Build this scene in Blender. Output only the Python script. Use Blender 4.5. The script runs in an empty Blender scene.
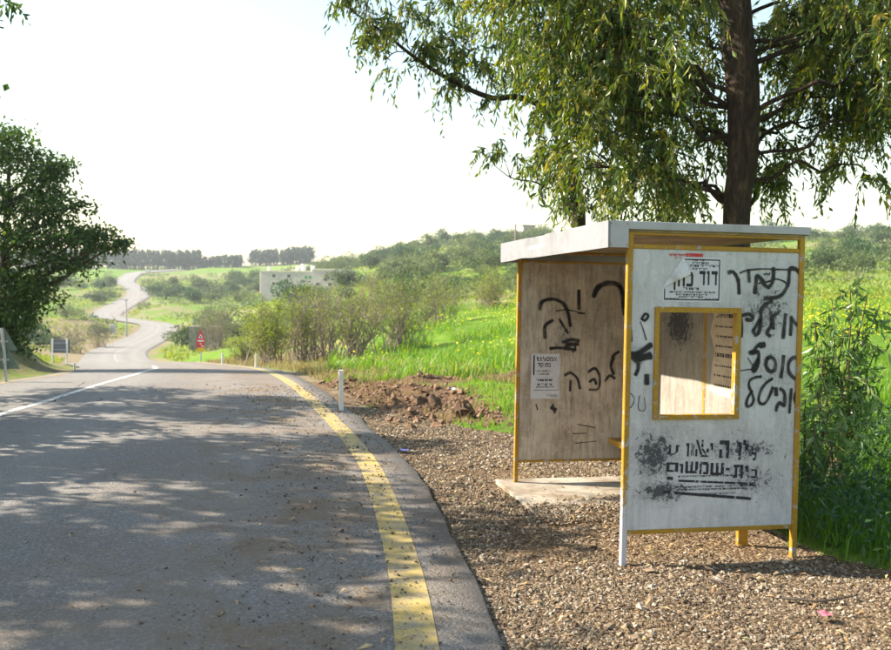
import bpy, math, random
import numpy as np
from mathutils import Vector
random.seed(7); rng = np.random.default_rng(11)

# ------------------------------------------------------------------ camera, sky, sun
F_PX, PITCH, ROLL, CAM_H = 897.0, -0.0297, 0.0167, 1.667
CXI, CYI = 445.5, 325.0
sc = bpy.context.scene
COL = sc.collection
_f = np.array([0, math.cos(PITCH), math.sin(PITCH)]); _r = np.array([1., 0, 0]); _u = np.cross(_r, _f)
RIGHT = math.cos(ROLL)*_r + math.sin(ROLL)*_u
UP = -math.sin(ROLL)*_r + math.cos(ROLL)*_u
FWD = _f
cam_d = bpy.data.cameras.new('camera'); cam = bpy.data.objects.new('camera', cam_d); COL.objects.link(cam)
cam_d.sensor_width = 36; cam_d.lens = 36*F_PX/891; cam_d.clip_start = 0.05; cam_d.clip_end = 6000
from mathutils import Matrix
cam.matrix_world = Matrix(((RIGHT[0], UP[0], -FWD[0], 0), (RIGHT[1], UP[1], -FWD[1], 0), (RIGHT[2], UP[2], -FWD[2], CAM_H), (0, 0, 0, 1)))
cam_d.dof.use_dof = True; cam_d.dof.focus_distance = 6.6; cam_d.dof.aperture_fstop = 3.2
sc.camera = cam

SUN_EL = math.radians(34.5); SUN_H = np.array([-0.989, 0.148])
S = Vector((SUN_H[0]*math.cos(SUN_EL), SUN_H[1]*math.cos(SUN_EL), math.sin(SUN_EL)))
w = bpy.data.worlds.new('World'); sc.world = w; w.use_nodes = True
nt = w.node_tree; bg = nt.nodes['Background']
sky = nt.nodes.new('ShaderNodeTexSky'); sky.sky_type = 'NISHITA'; sky.sun_disc = False
sky.sun_elevation = SUN_EL; sky.sun_rotation = math.atan2(S.x, S.y)
sky.air_density = 1.75; sky.dust_density = 1.0; sky.ozone_density = 1.0; sky.altitude = 100
nt.links.new(sky.outputs[0], bg.inputs[0]); bg.inputs[1].default_value = 0.09
sl = bpy.data.lights.new('sun', 'SUN'); sl.energy = 5.0; sl.angle = math.radians(0.53); sl.color = (1.0, 0.9, 0.75)
so = bpy.data.objects.new('sun', sl); COL.objects.link(so); so.rotation_euler = S.to_track_quat('Z', 'Y').to_euler(); so.location = (-30, 5, 40)
sc.view_settings.view_transform = 'Standard'; sc.view_settings.look = 'None'; sc.view_settings.gamma = 1
sc.view_settings.use_curve_mapping = False
sc.view_settings.exposure = 1.65
sc.cycles.max_bounces = 6; sc.cycles.diffuse_bounces = 3; sc.cycles.transparent_max_bounces = 12
sc.cycles.volume_bounces = 0

# ------------------------------------------------------------------ helpers
def ray(px, py):
    return FWD + RIGHT*((px-CXI)/F_PX) - UP*((py-CYI)/F_PX)
def at(px, py, D):                     # the point that lies D metres ahead on the sight line
    d = ray(px, py); return np.array([0, 0, CAM_H]) + d*(D/d[1])
def hz(px): return 298.36 + (px-445.5)*0.0167

def hash2(i, j, s=0):
    n = (i*374761393 + j*668265263 + s*1442695041) & 0xffffffff
    n = ((n ^ (n >> 13))*1274126177) & 0xffffffff
    return ((n ^ (n >> 16)) & 0xffff)/65535.0
def vnoise(x, y, s=0):
    x = np.asarray(x, float); y = np.asarray(y, float)
    i = np.floor(x).astype(np.int64); j = np.floor(y).astype(np.int64)
    fx = x-i; fy = y-j; fx = fx*fx*(3-2*fx); fy = fy*fy*(3-2*fy)
    a = hash2(i, j, s); b = hash2(i+1, j, s); c = hash2(i, j+1, s); d = hash2(i+1, j+1, s)
    return (a*(1-fx)+b*fx)*(1-fy) + (c*(1-fx)+d*fx)*fy
def fbm(x, y, s=0, o=4):
    t = 0; a = .5
    for k in range(o):
        t = t + a*vnoise(np.asarray(x)*2**k, np.asarray(y)*2**k, s+k); a *= .5
    return t
def sstep(a, b, x):
    t = np.clip((x-a)/(b-a), 0, 1); return t*t*(3-2*t)

def mesh_np(name, V, F, mat, parent=None, smooth=False, attrs=None, uv=None):
    V = np.asarray(V, np.float32)
    Fs = F if isinstance(F, list) else [F]
    Fs = [np.asarray(f, np.int32) for f in Fs if len(f)]
    me = bpy.data.meshes.new(name)
    me.vertices.add(len(V)); me.vertices.foreach_set('co', V.ravel())
    tot = sum(f.size for f in Fs); npoly = sum(len(f) for f in Fs)
    me.loops.add(tot); me.loops.foreach_set('vertex_index', np.concatenate([f.ravel() for f in Fs]))
    st = []; p = 0
    for f in Fs:
        st.append(p + np.arange(len(f))*f.shape[1]); p += f.size
    me.polygons.add(npoly); me.polygons.foreach_set('loop_start', np.concatenate(st).astype(np.int32))
    me.update(calc_edges=True)
    me.polygons.foreach_set('use_smooth', np.full(npoly, bool(smooth)))
    for k, v in (attrs or {}).items():
        v = np.asarray(v, np.float32)
        if v.ndim == 1:
            a = me.attributes.new(k, 'FLOAT', 'POINT'); a.data.foreach_set('value', v)
        else:
            a = me.attributes.new(k, 'FLOAT_VECTOR', 'POINT'); a.data.foreach_set('vector', v.ravel())
    for m in (mat if isinstance(mat, (list, tuple)) else [mat]): me.materials.append(m)
    o = bpy.data.objects.new(name, me); COL.objects.link(o)
    if parent: o.parent = parent
    return o
def tag(o, label=None, cat=None, group=None, kind=None):
    if label: o['label'] = label
    if cat: o['category'] = cat
    if group: o['group'] = group
    if kind: o['kind'] = kind
    return o
def thing(name, label, cat, loc=(0, 0, 0), rz=0, group=None):
    o = bpy.data.objects.new(name, None); COL.objects.link(o); o.empty_display_size = .2
    o.location = [float(c) for c in loc]; o.rotation_euler = (0, 0, rz); return tag(o, label, cat, group)
def copy_tree(o, parent=None):
    c = o.copy(); COL.objects.link(c); c.parent = parent
    for ch in list(o.children): copy_tree(ch, c)
    return c

class MB:
    def __init__(s): s.V = []; s.Q = []; s.T = []; s.n = 0
    def add(s, V, Q=None, T=None):
        V = np.asarray(V, float).reshape(-1, 3)
        if Q is not None and len(Q): s.Q.append(np.asarray(Q)+s.n)
        if T is not None and len(T): s.T.append(np.asarray(T)+s.n)
        s.V.append(V); s.n += len(V); return s
    def box(s, a, b, bev=0.0):
        a = np.minimum(a, b)*1.0; b = np.maximum(a, b) if False else np.asarray(b, float)
        lo = np.minimum(a, b); hi = np.maximum(a, b)
        if bev <= 0:
            V = [(x, y, z) for z in (lo[2], hi[2]) for y in (lo[1], hi[1]) for x in (lo[0], hi[0])]
            return s.add(V, [(0, 2, 3, 1), (4, 5, 7, 6), (0, 1, 5, 4), (2, 6, 7, 3), (0, 4, 6, 2), (1, 3, 7, 5)])
        d = (hi-lo); ax = int(np.argmax(d)); o = [i for i in range(3) if i != ax]
        e = min(bev, d[o[0]]*.45, d[o[1]]*.45)
        p0, p1 = lo[o[0]], hi[o[0]]; q0, q1 = lo[o[1]], hi[o[1]]
        ring = [(p0+e, q0), (p1-e, q0), (p1, q0+e), (p1, q1-e), (p1-e, q1), (p0+e, q1), (p0, q1-e), (p0, q0+e)]
        V = []
        for t in (lo[ax], hi[ax]):
            for p, q in ring:
                v = [0, 0, 0]; v[ax] = t; v[o[0]] = p; v[o[1]] = q; V.append(v)
        Q = [(i, (i+1) % 8, 8+(i+1) % 8, 8+i) for i in range(8)]
        for k in (0, 8): Q += [(k, k+1, k+2, k+3), (k, k+3, k+4, k+7), (k+4, k+5, k+6, k+7)]
        return s.add(V, Q)
    def tube(s, P, R, n=8, cap=True):
        P = np.asarray(P, float); m = len(P); R = np.broadcast_to(np.asarray(R, float), (m,))
        T = np.gradient(P, axis=0); T /= np.linalg.norm(T, axis=1, keepdims=True)+1e-9
        ref = np.array([0, 0, 1.]) if abs(T[0][2]) < .9 else np.array([1., 0, 0])
        A = np.cross(T, ref); A /= np.linalg.norm(A, axis=1, keepdims=True)+1e-9
        B = np.cross(T, A)
        th = np.arange(n)*2*math.pi/n
        V = P[:, None]+R[:, None, None]*(A[:, None]*np.cos(th)[None, :, None]+B[:, None]*np.sin(th)[None, :, None])
        i = np.arange(m-1)[:, None]*n; k = np.arange(n)[None]; k2 = (k+1) % n
        Q = np.stack([i+k, i+k2, i+n+k2, i+n+k], -1).reshape(-1, 4)
        V = V.reshape(-1, 3); Tt = []
        if cap:
            V = np.vstack([V, P[0], P[-1]]); c0 = m*n
            Tt = [(c0, (j+1) % n, j) for j in range(n)]+[(c0+1, (m-1)*n+j, (m-1)*n+(j+1) % n) for j in range(n)]
        return s.add(V, Q, Tt)
    def prism(s, poly, h, axis=2, base=0.0):       # convex polygon in two coordinates pulled along the third
        n = len(poly); V = []
        for t in (base, base+h):
            for p, q in poly:
                V.append({2: (p, q, t), 1: (p, t, q), 0: (t, p, q)}[axis])
        Q = [(i, (i+1) % n, n+(i+1) % n, n+i) for i in range(n)]
        T = [(0, i, i+1) for i in range(1, n-1)]+[(n, n+i+1, n+i) for i in range(1, n-1)]
        return s.add(V, Q, T)
    def build(s, name, mat, parent=None, smooth=False, **k):
        F = []
        if s.Q: F.append(np.concatenate(s.Q))
        if s.T: F.append(np.concatenate(s.T))
        return mesh_np(name, np.concatenate(s.V), F, mat, parent, smooth, **k)

def catmull(P, n=8):
    P = np.asarray(P, float); Q = np.vstack([2*P[0]-P[1], P, 2*P[-1]-P[-2]]); out = []
    for i in range(1, len(Q)-2):
        t = np.arange(n)[:, None]/n
        a, b, c, d = Q[i-1], Q[i], Q[i+1], Q[i+2]
        out.append(.5*((2*b)+(c-a)*t+(2*a-5*b+4*c-d)*t*t+(3*b-a-3*c+d)*t**3))
    return np.vstack(out+[P[-1:]])

# ------------------------------------------------------------------ materials
class M:
    def __init__(s, name):
        s.m = bpy.data.materials.new(name); s.m.use_nodes = True; s.t = s.m.node_tree
        s.b = s.t.nodes['Principled BSDF']; s.out = s.t.nodes['Material Output']
        s.b.inputs['Specular IOR Level'].default_value = .3
    def n(s, ty, **k):
        nd = s.t.nodes.new('ShaderNode'+ty)
        for a, v in k.items(): setattr(nd, a, v)
        return nd
    def l(s, a, b): s.t.links.new(a, b)
    def coord(s, kind='Object'): return s.n('TexCoord').outputs[kind]
    def noise(s, scale, detail=6, rough=.6, vec=None, dist=0, stretch=None):
        nd = s.n('TexNoise'); nd.inputs['Scale'].default_value = scale; nd.inputs['Detail'].default_value = detail
        nd.inputs['Roughness'].default_value = rough; nd.inputs['Distortion'].default_value = dist
        v = vec or s.coord()
        if stretch:
            mp = s.n('Mapping'); mp.inputs['Scale'].default_value = stretch; s.l(v, mp.inputs[0]); v = mp.outputs[0]
        s.l(v, nd.inputs['Vector']); return nd.outputs['Fac']
    def ramp(s, fac, stops):
        r = s.n('ValToRGB'); e = r.color_ramp.elements
        while len(e) < len(stops): e.new(.5)
        for i, (p, c) in enumerate(stops):
            e[i].position = p; e[i].color = (*c, 1) if isinstance(c, (tuple, list)) else (c, c, c, 1)
        s.l(fac, r.inputs[0]); return r.outputs[0]
    def mix(s, fac, a, b, mode='MIX'):
        r = s.n('MixRGB', blend_type=mode)
        for k, v in ((0, fac), (1, a), (2, b)):
            if hasattr(v, 'is_linked'): s.l(v, r.inputs[k])
            elif isinstance(v, (tuple, list)): r.inputs[k].default_value = (*v, 1)
            else: r.inputs[k].default_value = v
        return r.outputs[0]
    def math(s, op, a, b=None, c=None):
        r = s.n('Math', operation=op)
        for k, v in ((0, a), (1, b), (2, c)):
            if v is None: continue
            if hasattr(v, 'is_linked'): s.l(v, r.inputs[k])
            else: r.inputs[k].default_value = v
        return r.outputs[0]
    def attr(s, name, out='Fac'):
        a = s.n('Attribute', attribute_name=name); return a.outputs[out]
    def bump(s, h, strength=.4, dist=.01):
        b = s.n('Bump'); b.inputs['Strength'].default_value = strength; b.inputs['Distance'].default_value = dist
        s.l(h, b.inputs['Height']); s.l(b.outputs[0], s.b.inputs['Normal']); return b
    def color(s, c):
        if hasattr(c, 'is_linked'): s.l(c, s.b.inputs['Base Color'])
        else: s.b.inputs['Base Color'].default_value = (*c, 1)
    def rough(s, r):
        if hasattr(r, 'is_linked'): s.l(r, s.b.inputs['Roughness'])
        else: s.b.inputs['Roughness'].default_value = r

def worn(name, base, dirt, scale=6, lo=.5, hi=.75, rough=.6, bump=.15, metal=0):
    m = M(name); v = m.coord(); n1 = m.noise(scale, 8, .65, v); n2 = m.noise(scale*7, 5, .6, v)
    f = m.ramp(n1, [(lo, 0.), (hi, 1.)]); c = m.mix(f, base, dirt)
    c = m.mix(m.ramp(n2, [(.3, .12), (.7, 0.)]), c, (.02, .02, .018)); m.color(c); m.rough(rough); m.bump(n2, bump, .004)
    m.b.inputs['Metallic'].default_value = metal; return m.m

def leaf_mat(name, stops, trans=.4, rough=.45, spec=.35, tcol=None, obj_random=False):
    m = M(name); r = m.attr('rnd')
    if obj_random:
        oi = m.n('ObjectInfo').outputs['Random']
        r = m.math('ADD', m.math('MULTIPLY', r, .5), m.math('MULTIPLY', oi, .5))
    c = m.ramp(r, stops); m.color(c); m.rough(rough); m.b.inputs['Specular IOR Level'].default_value = spec
    tr = m.n('BsdfTranslucent'); hs = m.n('HueSaturation'); hs.inputs['Value'].default_value = 1.7; hs.inputs['Hue'].default_value = .485
    hs.inputs['Saturation'].default_value = 1.15
    m.l(c, hs.inputs['Color']); m.l(hs.outputs[0], tr.inputs[0])
    mx = m.n('MixShader'); mx.inputs[0].default_value = trans
    m.l(m.b.outputs[0], mx.inputs[1]); m.l(tr.outputs[0], mx.inputs[2]); m.l(mx.outputs[0], m.out.inputs[0]); return m.m

EUC = leaf_mat('eucalyptus_leaf', [(0, (.016, .038, .008)), (.38, (.055, .105, .013)), (.68, (.19, .23, .026)), (1, (.38, .32, .06))], .3, .35, .45)
BROAD = leaf_mat('broad_leaf', [(0, (.016, .042, .01)), (.55, (.045, .1, .018)), (1, (.16, .22, .045))], .28)
SAP = leaf_mat('sapling_leaf', [(0, (.06, .14, .025)), (.6, (.14, .24, .06)), (1, (.28, .34, .14))], .35, .3, .6)
GRASS = leaf_mat('grass_blade', [(0, (.05, .12, .012)), (.55, (.1, .22, .02)), (.9, (.17, .28, .03)), (1, (.3, .28, .1))], .4, .5)
DRYG = leaf_mat('dry_grass', [(0, (.14, .12, .045)), (.6, (.26, .2, .09)), (1, (.12, .17, .03))], .3, .7)
MUST = leaf_mat('mustard_flower', [(0, (.55, .5, .02)), (1, (.8, .68, .04))], .3, .6)
OLIVE = leaf_mat('hill_shrub_leaf', [(0, (.025, .055, .015)), (.4, (.065, .1, .032)), (.7, (.115, .155, .05)), (1, (.18, .2, .09))], .25, .6, obj_random=True)
DKGREEN = leaf_mat('dark_shrub_leaf', [(0, (.02, .055, .018)), (.6, (.04, .09, .025)), (1, (.075, .13, .04))], .25, .5)
BRUSHL = leaf_mat('brush_leaf', [(0, (.09, .13, .02)), (.6, (.18, .235, .035)), (1, (.3, .29, .08))], .35, .6, obj_random=True)
PINE = leaf_mat('pine_needles', [(0, (.02, .04, .025)), (1, (.055, .085, .045))], .15, .6)
LITTER = leaf_mat('dead_leaf', [(0, (.2, .11, .05)), (.5, (.36, .24, .11)), (.85, (.5, .38, .2)), (1, (.16, .2, .06))], .15, .6)

def bark(name, a, b, c):
    m = M(name); v = m.coord(); n1 = m.noise(7, 8, .7, v, 1.2, (1, 1, .22)); n2 = m.noise(28, 6, .7, v, .5, (1, 1, .3))
    col = m.ramp(n1, [(.32, a), (.52, b), (.72, c)]); col = m.mix(m.ramp(n2, [(.35, .75), (.6, 0.)]), col, (.012, .009, .007))
    m.color(col); m.rough(.9); m.bump(m.math('ADD', n1, m.math('MULTIPLY', n2, .6)), 1.0, .05); return m.m
BARK = bark('eucalyptus_bark', (.025, .016, .011), (.06, .04, .027), (.17, .105, .062))
TWIG = worn('twig_bark', (.19, .12, .07), (.09, .06, .04), 9, .4, .6, .9)
GTWIG = worn('grey_twig', (.27, .215, .175), (.19, .15, .115), 3, .4, .6, .9)
DBARK = worn('dark_bark', (.06, .045, .033), (.1, .08, .06), 5, .4, .6, .95)

def asphalt_mat():
    m = M('asphalt'); v = m.coord()
    n1 = m.noise(.35, 6, .6, v); n2 = m.noise(230, 3, .7, v); n3 = m.noise(46, 4, .7, v); n4 = m.noise(1.4, 7, .7, v, .6)
    c = m.ramp(n1, [(.3, (.2, .187, .175)), (.7, (.26, .243, .225))])
    c = m.mix(m.ramp(n3, [(.3, .45), (.62, 0.)]), c, (.1, .098, .1))
    c = m.mix(m.ramp(n2, [(.55, 0.), (.75, .5)]), c, (.38, .36, .34))
    vs = m.n('TexVoronoi'); vs.inputs['Scale'].default_value = 75; m.l(v, vs.inputs['Vector']); vsc = m.n('SeparateColor'); m.l(vs.outputs['Color'], vsc.inputs[0])
    c = m.mix(m.ramp(vsc.outputs[0], [(.0, .55), (.3, 0.)]), c, (.085, .08, .075)); c = m.mix(m.ramp(vsc.outputs[1], [(.72, 0.), (1., .6)]), c, (.44, .4, .36))
    c = m.mix(m.math('MULTIPLY', m.attr('track'), .3), c, (.31, .295, .28))
    e = m.attr('soil')                                  # earth and grit carried on to the bus bay
    f = m.math('MULTIPLY', e, m.ramp(n4, [(.38, 0.), (.68, 1.)]))
    c = m.mix(f, c, (.2, .14, .085))
    vr = m.n('TexVoronoi', feature='DISTANCE_TO_EDGE'); vr.inputs['Scale'].default_value = .45; m.l(v, vr.inputs['Vector'])
    nd = m.n('VectorMath', operation='ADD'); 
    tn = m.n('TexNoise'); tn.inputs['Scale'].default_value = 1.7; tn.inputs['Detail'].default_value = 5; m.l(v, tn.inputs['Vector'])
    sc_ = m.n('VectorMath', operation='SCALE'); sc_.inputs['Scale'].default_value = 1.4; m.l(tn.outputs['Color'], sc_.inputs[0])
    m.l(v, nd.inputs[0]); m.l(sc_.outputs[0], nd.inputs[1]); m.l(nd.outputs[0], vr.inputs['Vector'])
    cr = m.ramp(vr.outputs['Distance'], [(.002, .55), (.006, 0.)])
    c = m.mix(m.math('MULTIPLY', cr, m.ramp(n4, [(.45, 0.), (.6, 1.)])), c, (.05, .045, .04))
    m.color(c); m.rough(.92); m.b.inputs['Specular IOR Level'].default_value = .12
    m.bump(m.math('ADD', m.math('ADD', n2, m.math('MULTIPLY', n3, 1.3)), m.math('MULTIPLY', vs.outputs['Distance'], -.8)), .9, .009); return m.m
ASPH = asphalt_mat()
def paint_mat(name, col, col2):
    m = M(name); v = m.coord(); n1 = m.noise(5, 8, .75, v); n2 = m.noise(120, 4, .7, v); n3 = m.noise(1.2, 4, .6, v)
    c = m.mix(m.ramp(n3, [(.35, 0.), (.65, 1.)]), col, col2)
    f = m.math('ADD', m.ramp(n1, [(.45, 0.), (.66, .8)]), m.ramp(n2, [(.48, 0.), (.62, .7)])); f.node.use_clamp = True
    c = m.mix(f, c, (.19, .17, .145)); m.color(c); m.rough(.75); m.bump(n2, .5, .004); return m.m
YPAINT = paint_mat('yellow_road_paint', (.46, .325, .075), (.4, .29, .09))
WPAINT = paint_mat('white_road_paint', (.72, .7, .66), (.6, .58, .55))

def ground_mat():
    m = M('ground'); v = m.coord()
    n1 = m.noise(.06, 8, .65, v); n2 = m.noise(.9, 7, .7, v); n3 = m.noise(9, 7, .7, v); n4 = m.noise(60, 5, .7, v); n5 = m.noise(.25, 6, .7, v)
    green = m.ramp(n2, [(.3, (.05, .12, .009)), (.48, (.1, .19, .014)), (.62, (.16, .235, .026)), (.78, (.22, .22, .05))])
    brown = m.ramp(n3, [(.3, (.15, .12, .07)), (.55, (.24, .19, .11)), (.75, (.34, .29, .18))])
    dry = m.attr('dry')
    f = m.math('ADD', m.math('MULTIPLY', dry, 1.0), m.math('MULTIPLY', m.math('SUBTRACT', n5, .5), 1.6)); 
    c = m.mix(m.ramp(f, [(.28, 0.), (.62, 1.)]), green, brown)
    soil = m.ramp(n3, [(.28, (.08, .045, .026)), (.5, (.15, .09, .053)), (.72, (.24, .155, .095))])
    d = m.attr('dirt'); d = m.ramp(m.math('ADD', d, m.math('MULTIPLY', m.math('SUBTRACT', n3, .5), .7)), [(.4, 0.), (.6, 1.)])
    c = m.mix(d, c, soil)
    vo = m.n('TexVoronoi'); vo.inputs['Scale'].default_value = 48; m.l(v, vo.inputs['Vector'])
    hsv = m.n('SeparateColor'); m.l(vo.outputs['Color'], hsv.inputs[0])
    gr = m.ramp(hsv.outputs[0], [(0, (.08, .05, .028)), (.4, (.17, .115, .065)), (.75, (.25, .18, .11)), (1, (.36, .28, .19))])
    gr = m.mix(m.ramp(n2, [(.45, 0.), (.7, .6)]), gr, (.13, .08, .045))
    g = m.attr('gravel'); g = m.ramp(m.math('ADD', g, m.math('MULTIPLY', m.math('SUBTRACT', n3, .5), .6)), [(.42, 0.), (.58, 1.)])
    c = m.mix(g, c, gr); m.color(c); m.rough(.95); m.b.inputs['Specular IOR Level'].default_value = .1
    h = m.math('ADD', m.math('ADD', n3, m.math('MULTIPLY', n4, .5)), m.math('MULTIPLY', m.math('MULTIPLY', vo.outputs['Distance'], g), -.8))
    m.bump(h, .9, .05); return m.m
GROUND = ground_mat()

# ------------------------------------------------------------------ terrain
PXC = np.array([-900, -200, 0, 60, 130, 200, 260, 330, 400, 450, 520, 620, 720, 810, 900, 1200, 2000.])
ZN = {0: [0]*17, 13: [0]*17,
 20: [.9, .6, .2, .0, -.15, -.15, -.15, -.15, -.15, -.15, -.15, -.1, -.05, 0, 0, 0, 0],
 27: [1.0, .6, 0, -.4, -.52, -.52, -.52, -.52, -.5, -.4, -.2, 0, .1, .2, .3, .3, .3],
 40: [1.2, .5, -.7, -1.4, -1.4, -1.4, -1.4, -1.2, -.5, -.2, .45, .8, .9, .9, .9, 1, 1],
 60: [1.5, 0, -2.4, -3.1, -3.2, -3.1, -2.3, -.9, .3, .8, 1.6, 2, 2, 2, 2.1, 2.2, 2.2]}
YN = {95: [300, 335, 350, 358, 362.5, 352, 338, 320, 305, 298, 290, 286, 284, 282, 281, 278, 280],
 130: [292, 325, 338, 344, 347, 343, 328, 310, 294, 288, 280, 277, 275, 270, 268, 266, 268],
 170: [285, 312, 325, 331, 332, 330, 317, 300, 282, 276, 268, 265, 264, 259, 257, 255, 256],
 205: [280, 300, 312, 318, 319, 318, 307, 292, 274, 267, 260, 258, 258, 252, 250, 248, 250],
 262: [275, 288, 296, 300, 301, 304, 298, 284, 264, 256, 250, 250, 250, 243, 241, 240, 240],
 310: [272, 280, 286, 288, 289, 295, 291, 276, 257, 250, 243.5, 244, 244, 238, 237, 235, 235],
 400: [270, 274, 275, 275, 275, 280, 278, 268, 251, 244, 238, 240, 240, 236.5, 236, 234, 234],
 520: [268, 270, 269.5, 269.5, 269.5, 270, 268, 262, 251, 246, 242, 243, 243, 240, 240, 240, 240],
 700: [268, 268, 268, 268, 268, 268, 266, 263, 256, 252, 248, 248, 248, 247, 247, 246, 246],
 1600: [272]*17}
RD = []; RZ = []
for D in sorted(list(ZN)+list(YN)):
    RD.append(D)
    RZ.append(np.array(ZN[D], float) if D in ZN else CAM_H-(np.array(YN[D])-hz(PXC))/F_PX*D)
RZ = np.array(RZ); LR = np.log(np.array(RD)+8.0)
NP_, ND_ = 640, 420
_pg = np.linspace(-900, 2000, NP_); _lg = np.linspace(LR[0], LR[-1], ND_)
tab = np.array([np.interp(_pg, PXC, r) for r in RZ]); tab = np.array([np.interp(_lg, LR, tab[:, j]) for j in range(NP_)]).T
def smooth1(a, k, ax):
    p = [(0, 0), (0, 0)]; p[ax] = (k, k); b = np.pad(a, p, mode='edge'); c = np.cumsum(b, axis=ax)
    sl1 = [slice(None)]*2; sl0 = [slice(None)]*2; n = a.shape[ax]
    c = np.concatenate([np.zeros_like(np.take(c, [0], ax)), c], ax)
    sl1[ax] = slice(2*k+1, 2*k+1+n); sl0[ax] = slice(0, n)
    return (c[tuple(sl1)]-c[tuple(sl0)])/(2*k+1)
for _ in range(2): tab = smooth1(smooth1(tab, 5, 0), 6, 1)
def base_z(X, Y):
    X = np.asarray(X, float); Y = np.asarray(Y, float); D = np.maximum(Y, 0.0)
    px = np.clip(445.5+F_PX*X/np.maximum(D, 3.0), -900, 2000)
    a = (px+900)/2900*(NP_-1); b = (np.log(D+8)-LR[0])/(LR[-1]-LR[0])*(ND_-1)
    a = np.clip(a, 0, NP_-1.001); b = np.clip(b, 0, ND_-1.001)
    i = a.astype(int); j = b.astype(int); fa = a-i; fb = b-j
    return (tab[j, i]*(1-fa)+tab[j, i+1]*fa)*(1-fb)+(tab[j+1, i]*(1-fa)+tab[j+1, i+1]*fa)*fb

# the road as a path: reference is the yellow line on the bus side
_yc = catmull([(1.9, -25), (1.15, -12), (.55, -4), (.19, 0), (-.107, 4.25), (-.25, 5.68), (-.66, 8.55), (-1.07, 10.33), (-1.47, 11.9), (-1.92, 13.6), (-2.54, 15.9), (-3.37, 18.9), (-4.3, 22), (-5.75, 26.5), (-8.0, 33), (-12.0, 44), (-15, 52)], 6)
for _ in range(12): _yc[1:-1] = (_yc[:-2]+2*_yc[1:-1]+_yc[2:])/4
def xyel(Y): return np.interp(np.asarray(Y, float), _yc[:, 1], _yc[:, 0])
def zroad(Y):
    Y = np.asarray(Y, float); a = np.clip(Y-12, 0, 15.5); return -.0023*a*a-.068*np.maximum(0, Y-27.5)
rows = []
for Y in np.concatenate([np.arange(-25, 0, 1.0), np.arange(0, 13, .16), np.arange(13, 45, .4)]):
    sl_ = float(xyel(Y+.3)-xyel(Y-.3))/.6; nx, ny = np.array([-1, sl_])/math.hypot(1, sl_)   # unit normal to the left
    wc = np.interp(Y, [8, 13.1, 14.5, 17, 21, 25.6, 32, 44], [4.5, 4.3, 4.0, 3.65, 3.1, 2.65, 2.7, 3.1]); wl = wc+np.interp(Y, [8, 14, 17, 22, 30, 44], [3.0, 2.7, 2.3, 2.0, 2.2, 3.1])
    z = float(zroad(Y))
    x = float(xyel(Y)); re = .36+.012*math.sin(Y*1.7)+.05*float(vnoise(Y*1.3, 3.1))+.035*float(vnoise(Y*6, 9.7))
    rows.append((x, Y, z, nx, ny, re, wc, wl))
far = catmull([(-18.0, 52), (-21.0, 60), (-35.0, 95), (-42, 115), (-45.7, 130), (-49.9, 150), (-54.6, 170), (-60.5, 187), (-70, 199), (-80, 211), (-86.5, 235), (-92.5, 262), (-98, 285), (-109, 315), (-126, 352), (-141, 400), (-151, 435), (-158, 480), (-160, 540)], 10)
fz = base_z(far[:, 0], far[:, 1]); fz[:12] = np.interp(far[:12, 1], [45, 52, 60, 70], [-1.74, -2.35, -3.2, -4.1])
for _ in range(6): fz[1:-1] = (fz[:-2]+2*fz[1:-1]+fz[2:])/4
tg = np.gradient(far, axis=0); tg /= np.linalg.norm(tg, axis=1, keepdims=True)
for p, t, z in zip(far, tg, fz):
    nx, ny = -t[1], t[0]; hw = 3.4
    rows.append((p[0]-nx*hw, p[1]-ny*hw, z, nx, ny, .15, hw, 2*hw))
rows = np.array(rows)
_r0 = rows[:, 7]*.5
RC = rows[:, 0:2]+rows[:, 3:5]*((rows[:, 7]-rows[:, 5])*.5)[:, None]; RHW = (rows[:, 7]+rows[:, 5])*.5; RZc = rows[:, 2]

def road_dist(X, Y):           # distance to the road's middle line less its half width, and the road's height there
    X = np.asarray(X, float).ravel(); Y = np.asarray(Y, float).ravel()
    out = np.full(X.shape, 1e3); zz = np.zeros(X.shape)
    A = RC[:-1]; B = RC[1:]; AB = B-A; L2 = (AB**2).sum(1)
    for c in range(0, len(X), 20000):
        x = X[c:c+20000, None]; y = Y[c:c+20000, None]
        t = np.clip(((x-A[:, 0])*AB[:, 0]+(y-A[:, 1])*AB[:, 1])/L2, 0, 1)
        d = np.hypot(x-A[:, 0]-t*AB[:, 0], y-A[:, 1]-t*AB[:, 1])-(RHW[:-1]*(1-t)+RHW[1:]*t)
        k = d.argmin(1); ii = np.arange(len(k)); out[c:c+20000] = d[ii, k]
        zz[c:c+20000] = RZc[k]*(1-t[ii, k])+RZc[k+1]*t[ii, k]
    return out, zz
def redge(Y): return xyel(Y)+.4
def dirt_mask(X, Y):
    e = redge(Y)
    a = sstep(11.2, 12.6, Y)*(1-sstep(17.5, 19, Y))*sstep(.25, .6, X-e)*(1-sstep(.0, .8, X-.45+.14*(Y-13)))
    t = np.clip(((X+2.6)*6.6+(Y-17.8)*5.2)/(6.6**2+5.2**2), 0, 1.6)
    d = np.hypot(X+2.6-6.6*t, Y-17.8-5.2*t); b = (1-sstep(.45, .85, d))
    return np.maximum(a, b)
def gravel_mask(X, Y):
    e = redge(Y); wv = np.interp(Y, [-5, 4, 6.2, 8.6, 10, 11.5, 13.5, 18], [2.6, 2.55, 2.45, 3.0, 2.4, 1.3, .5, .15])
    wv = wv+(fbm(X*1.3+5, Y*1.3, 4)-.5)*.7
    return (1-sstep(wv-.15, wv+.15, X-e))*(X > e-.6)
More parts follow.
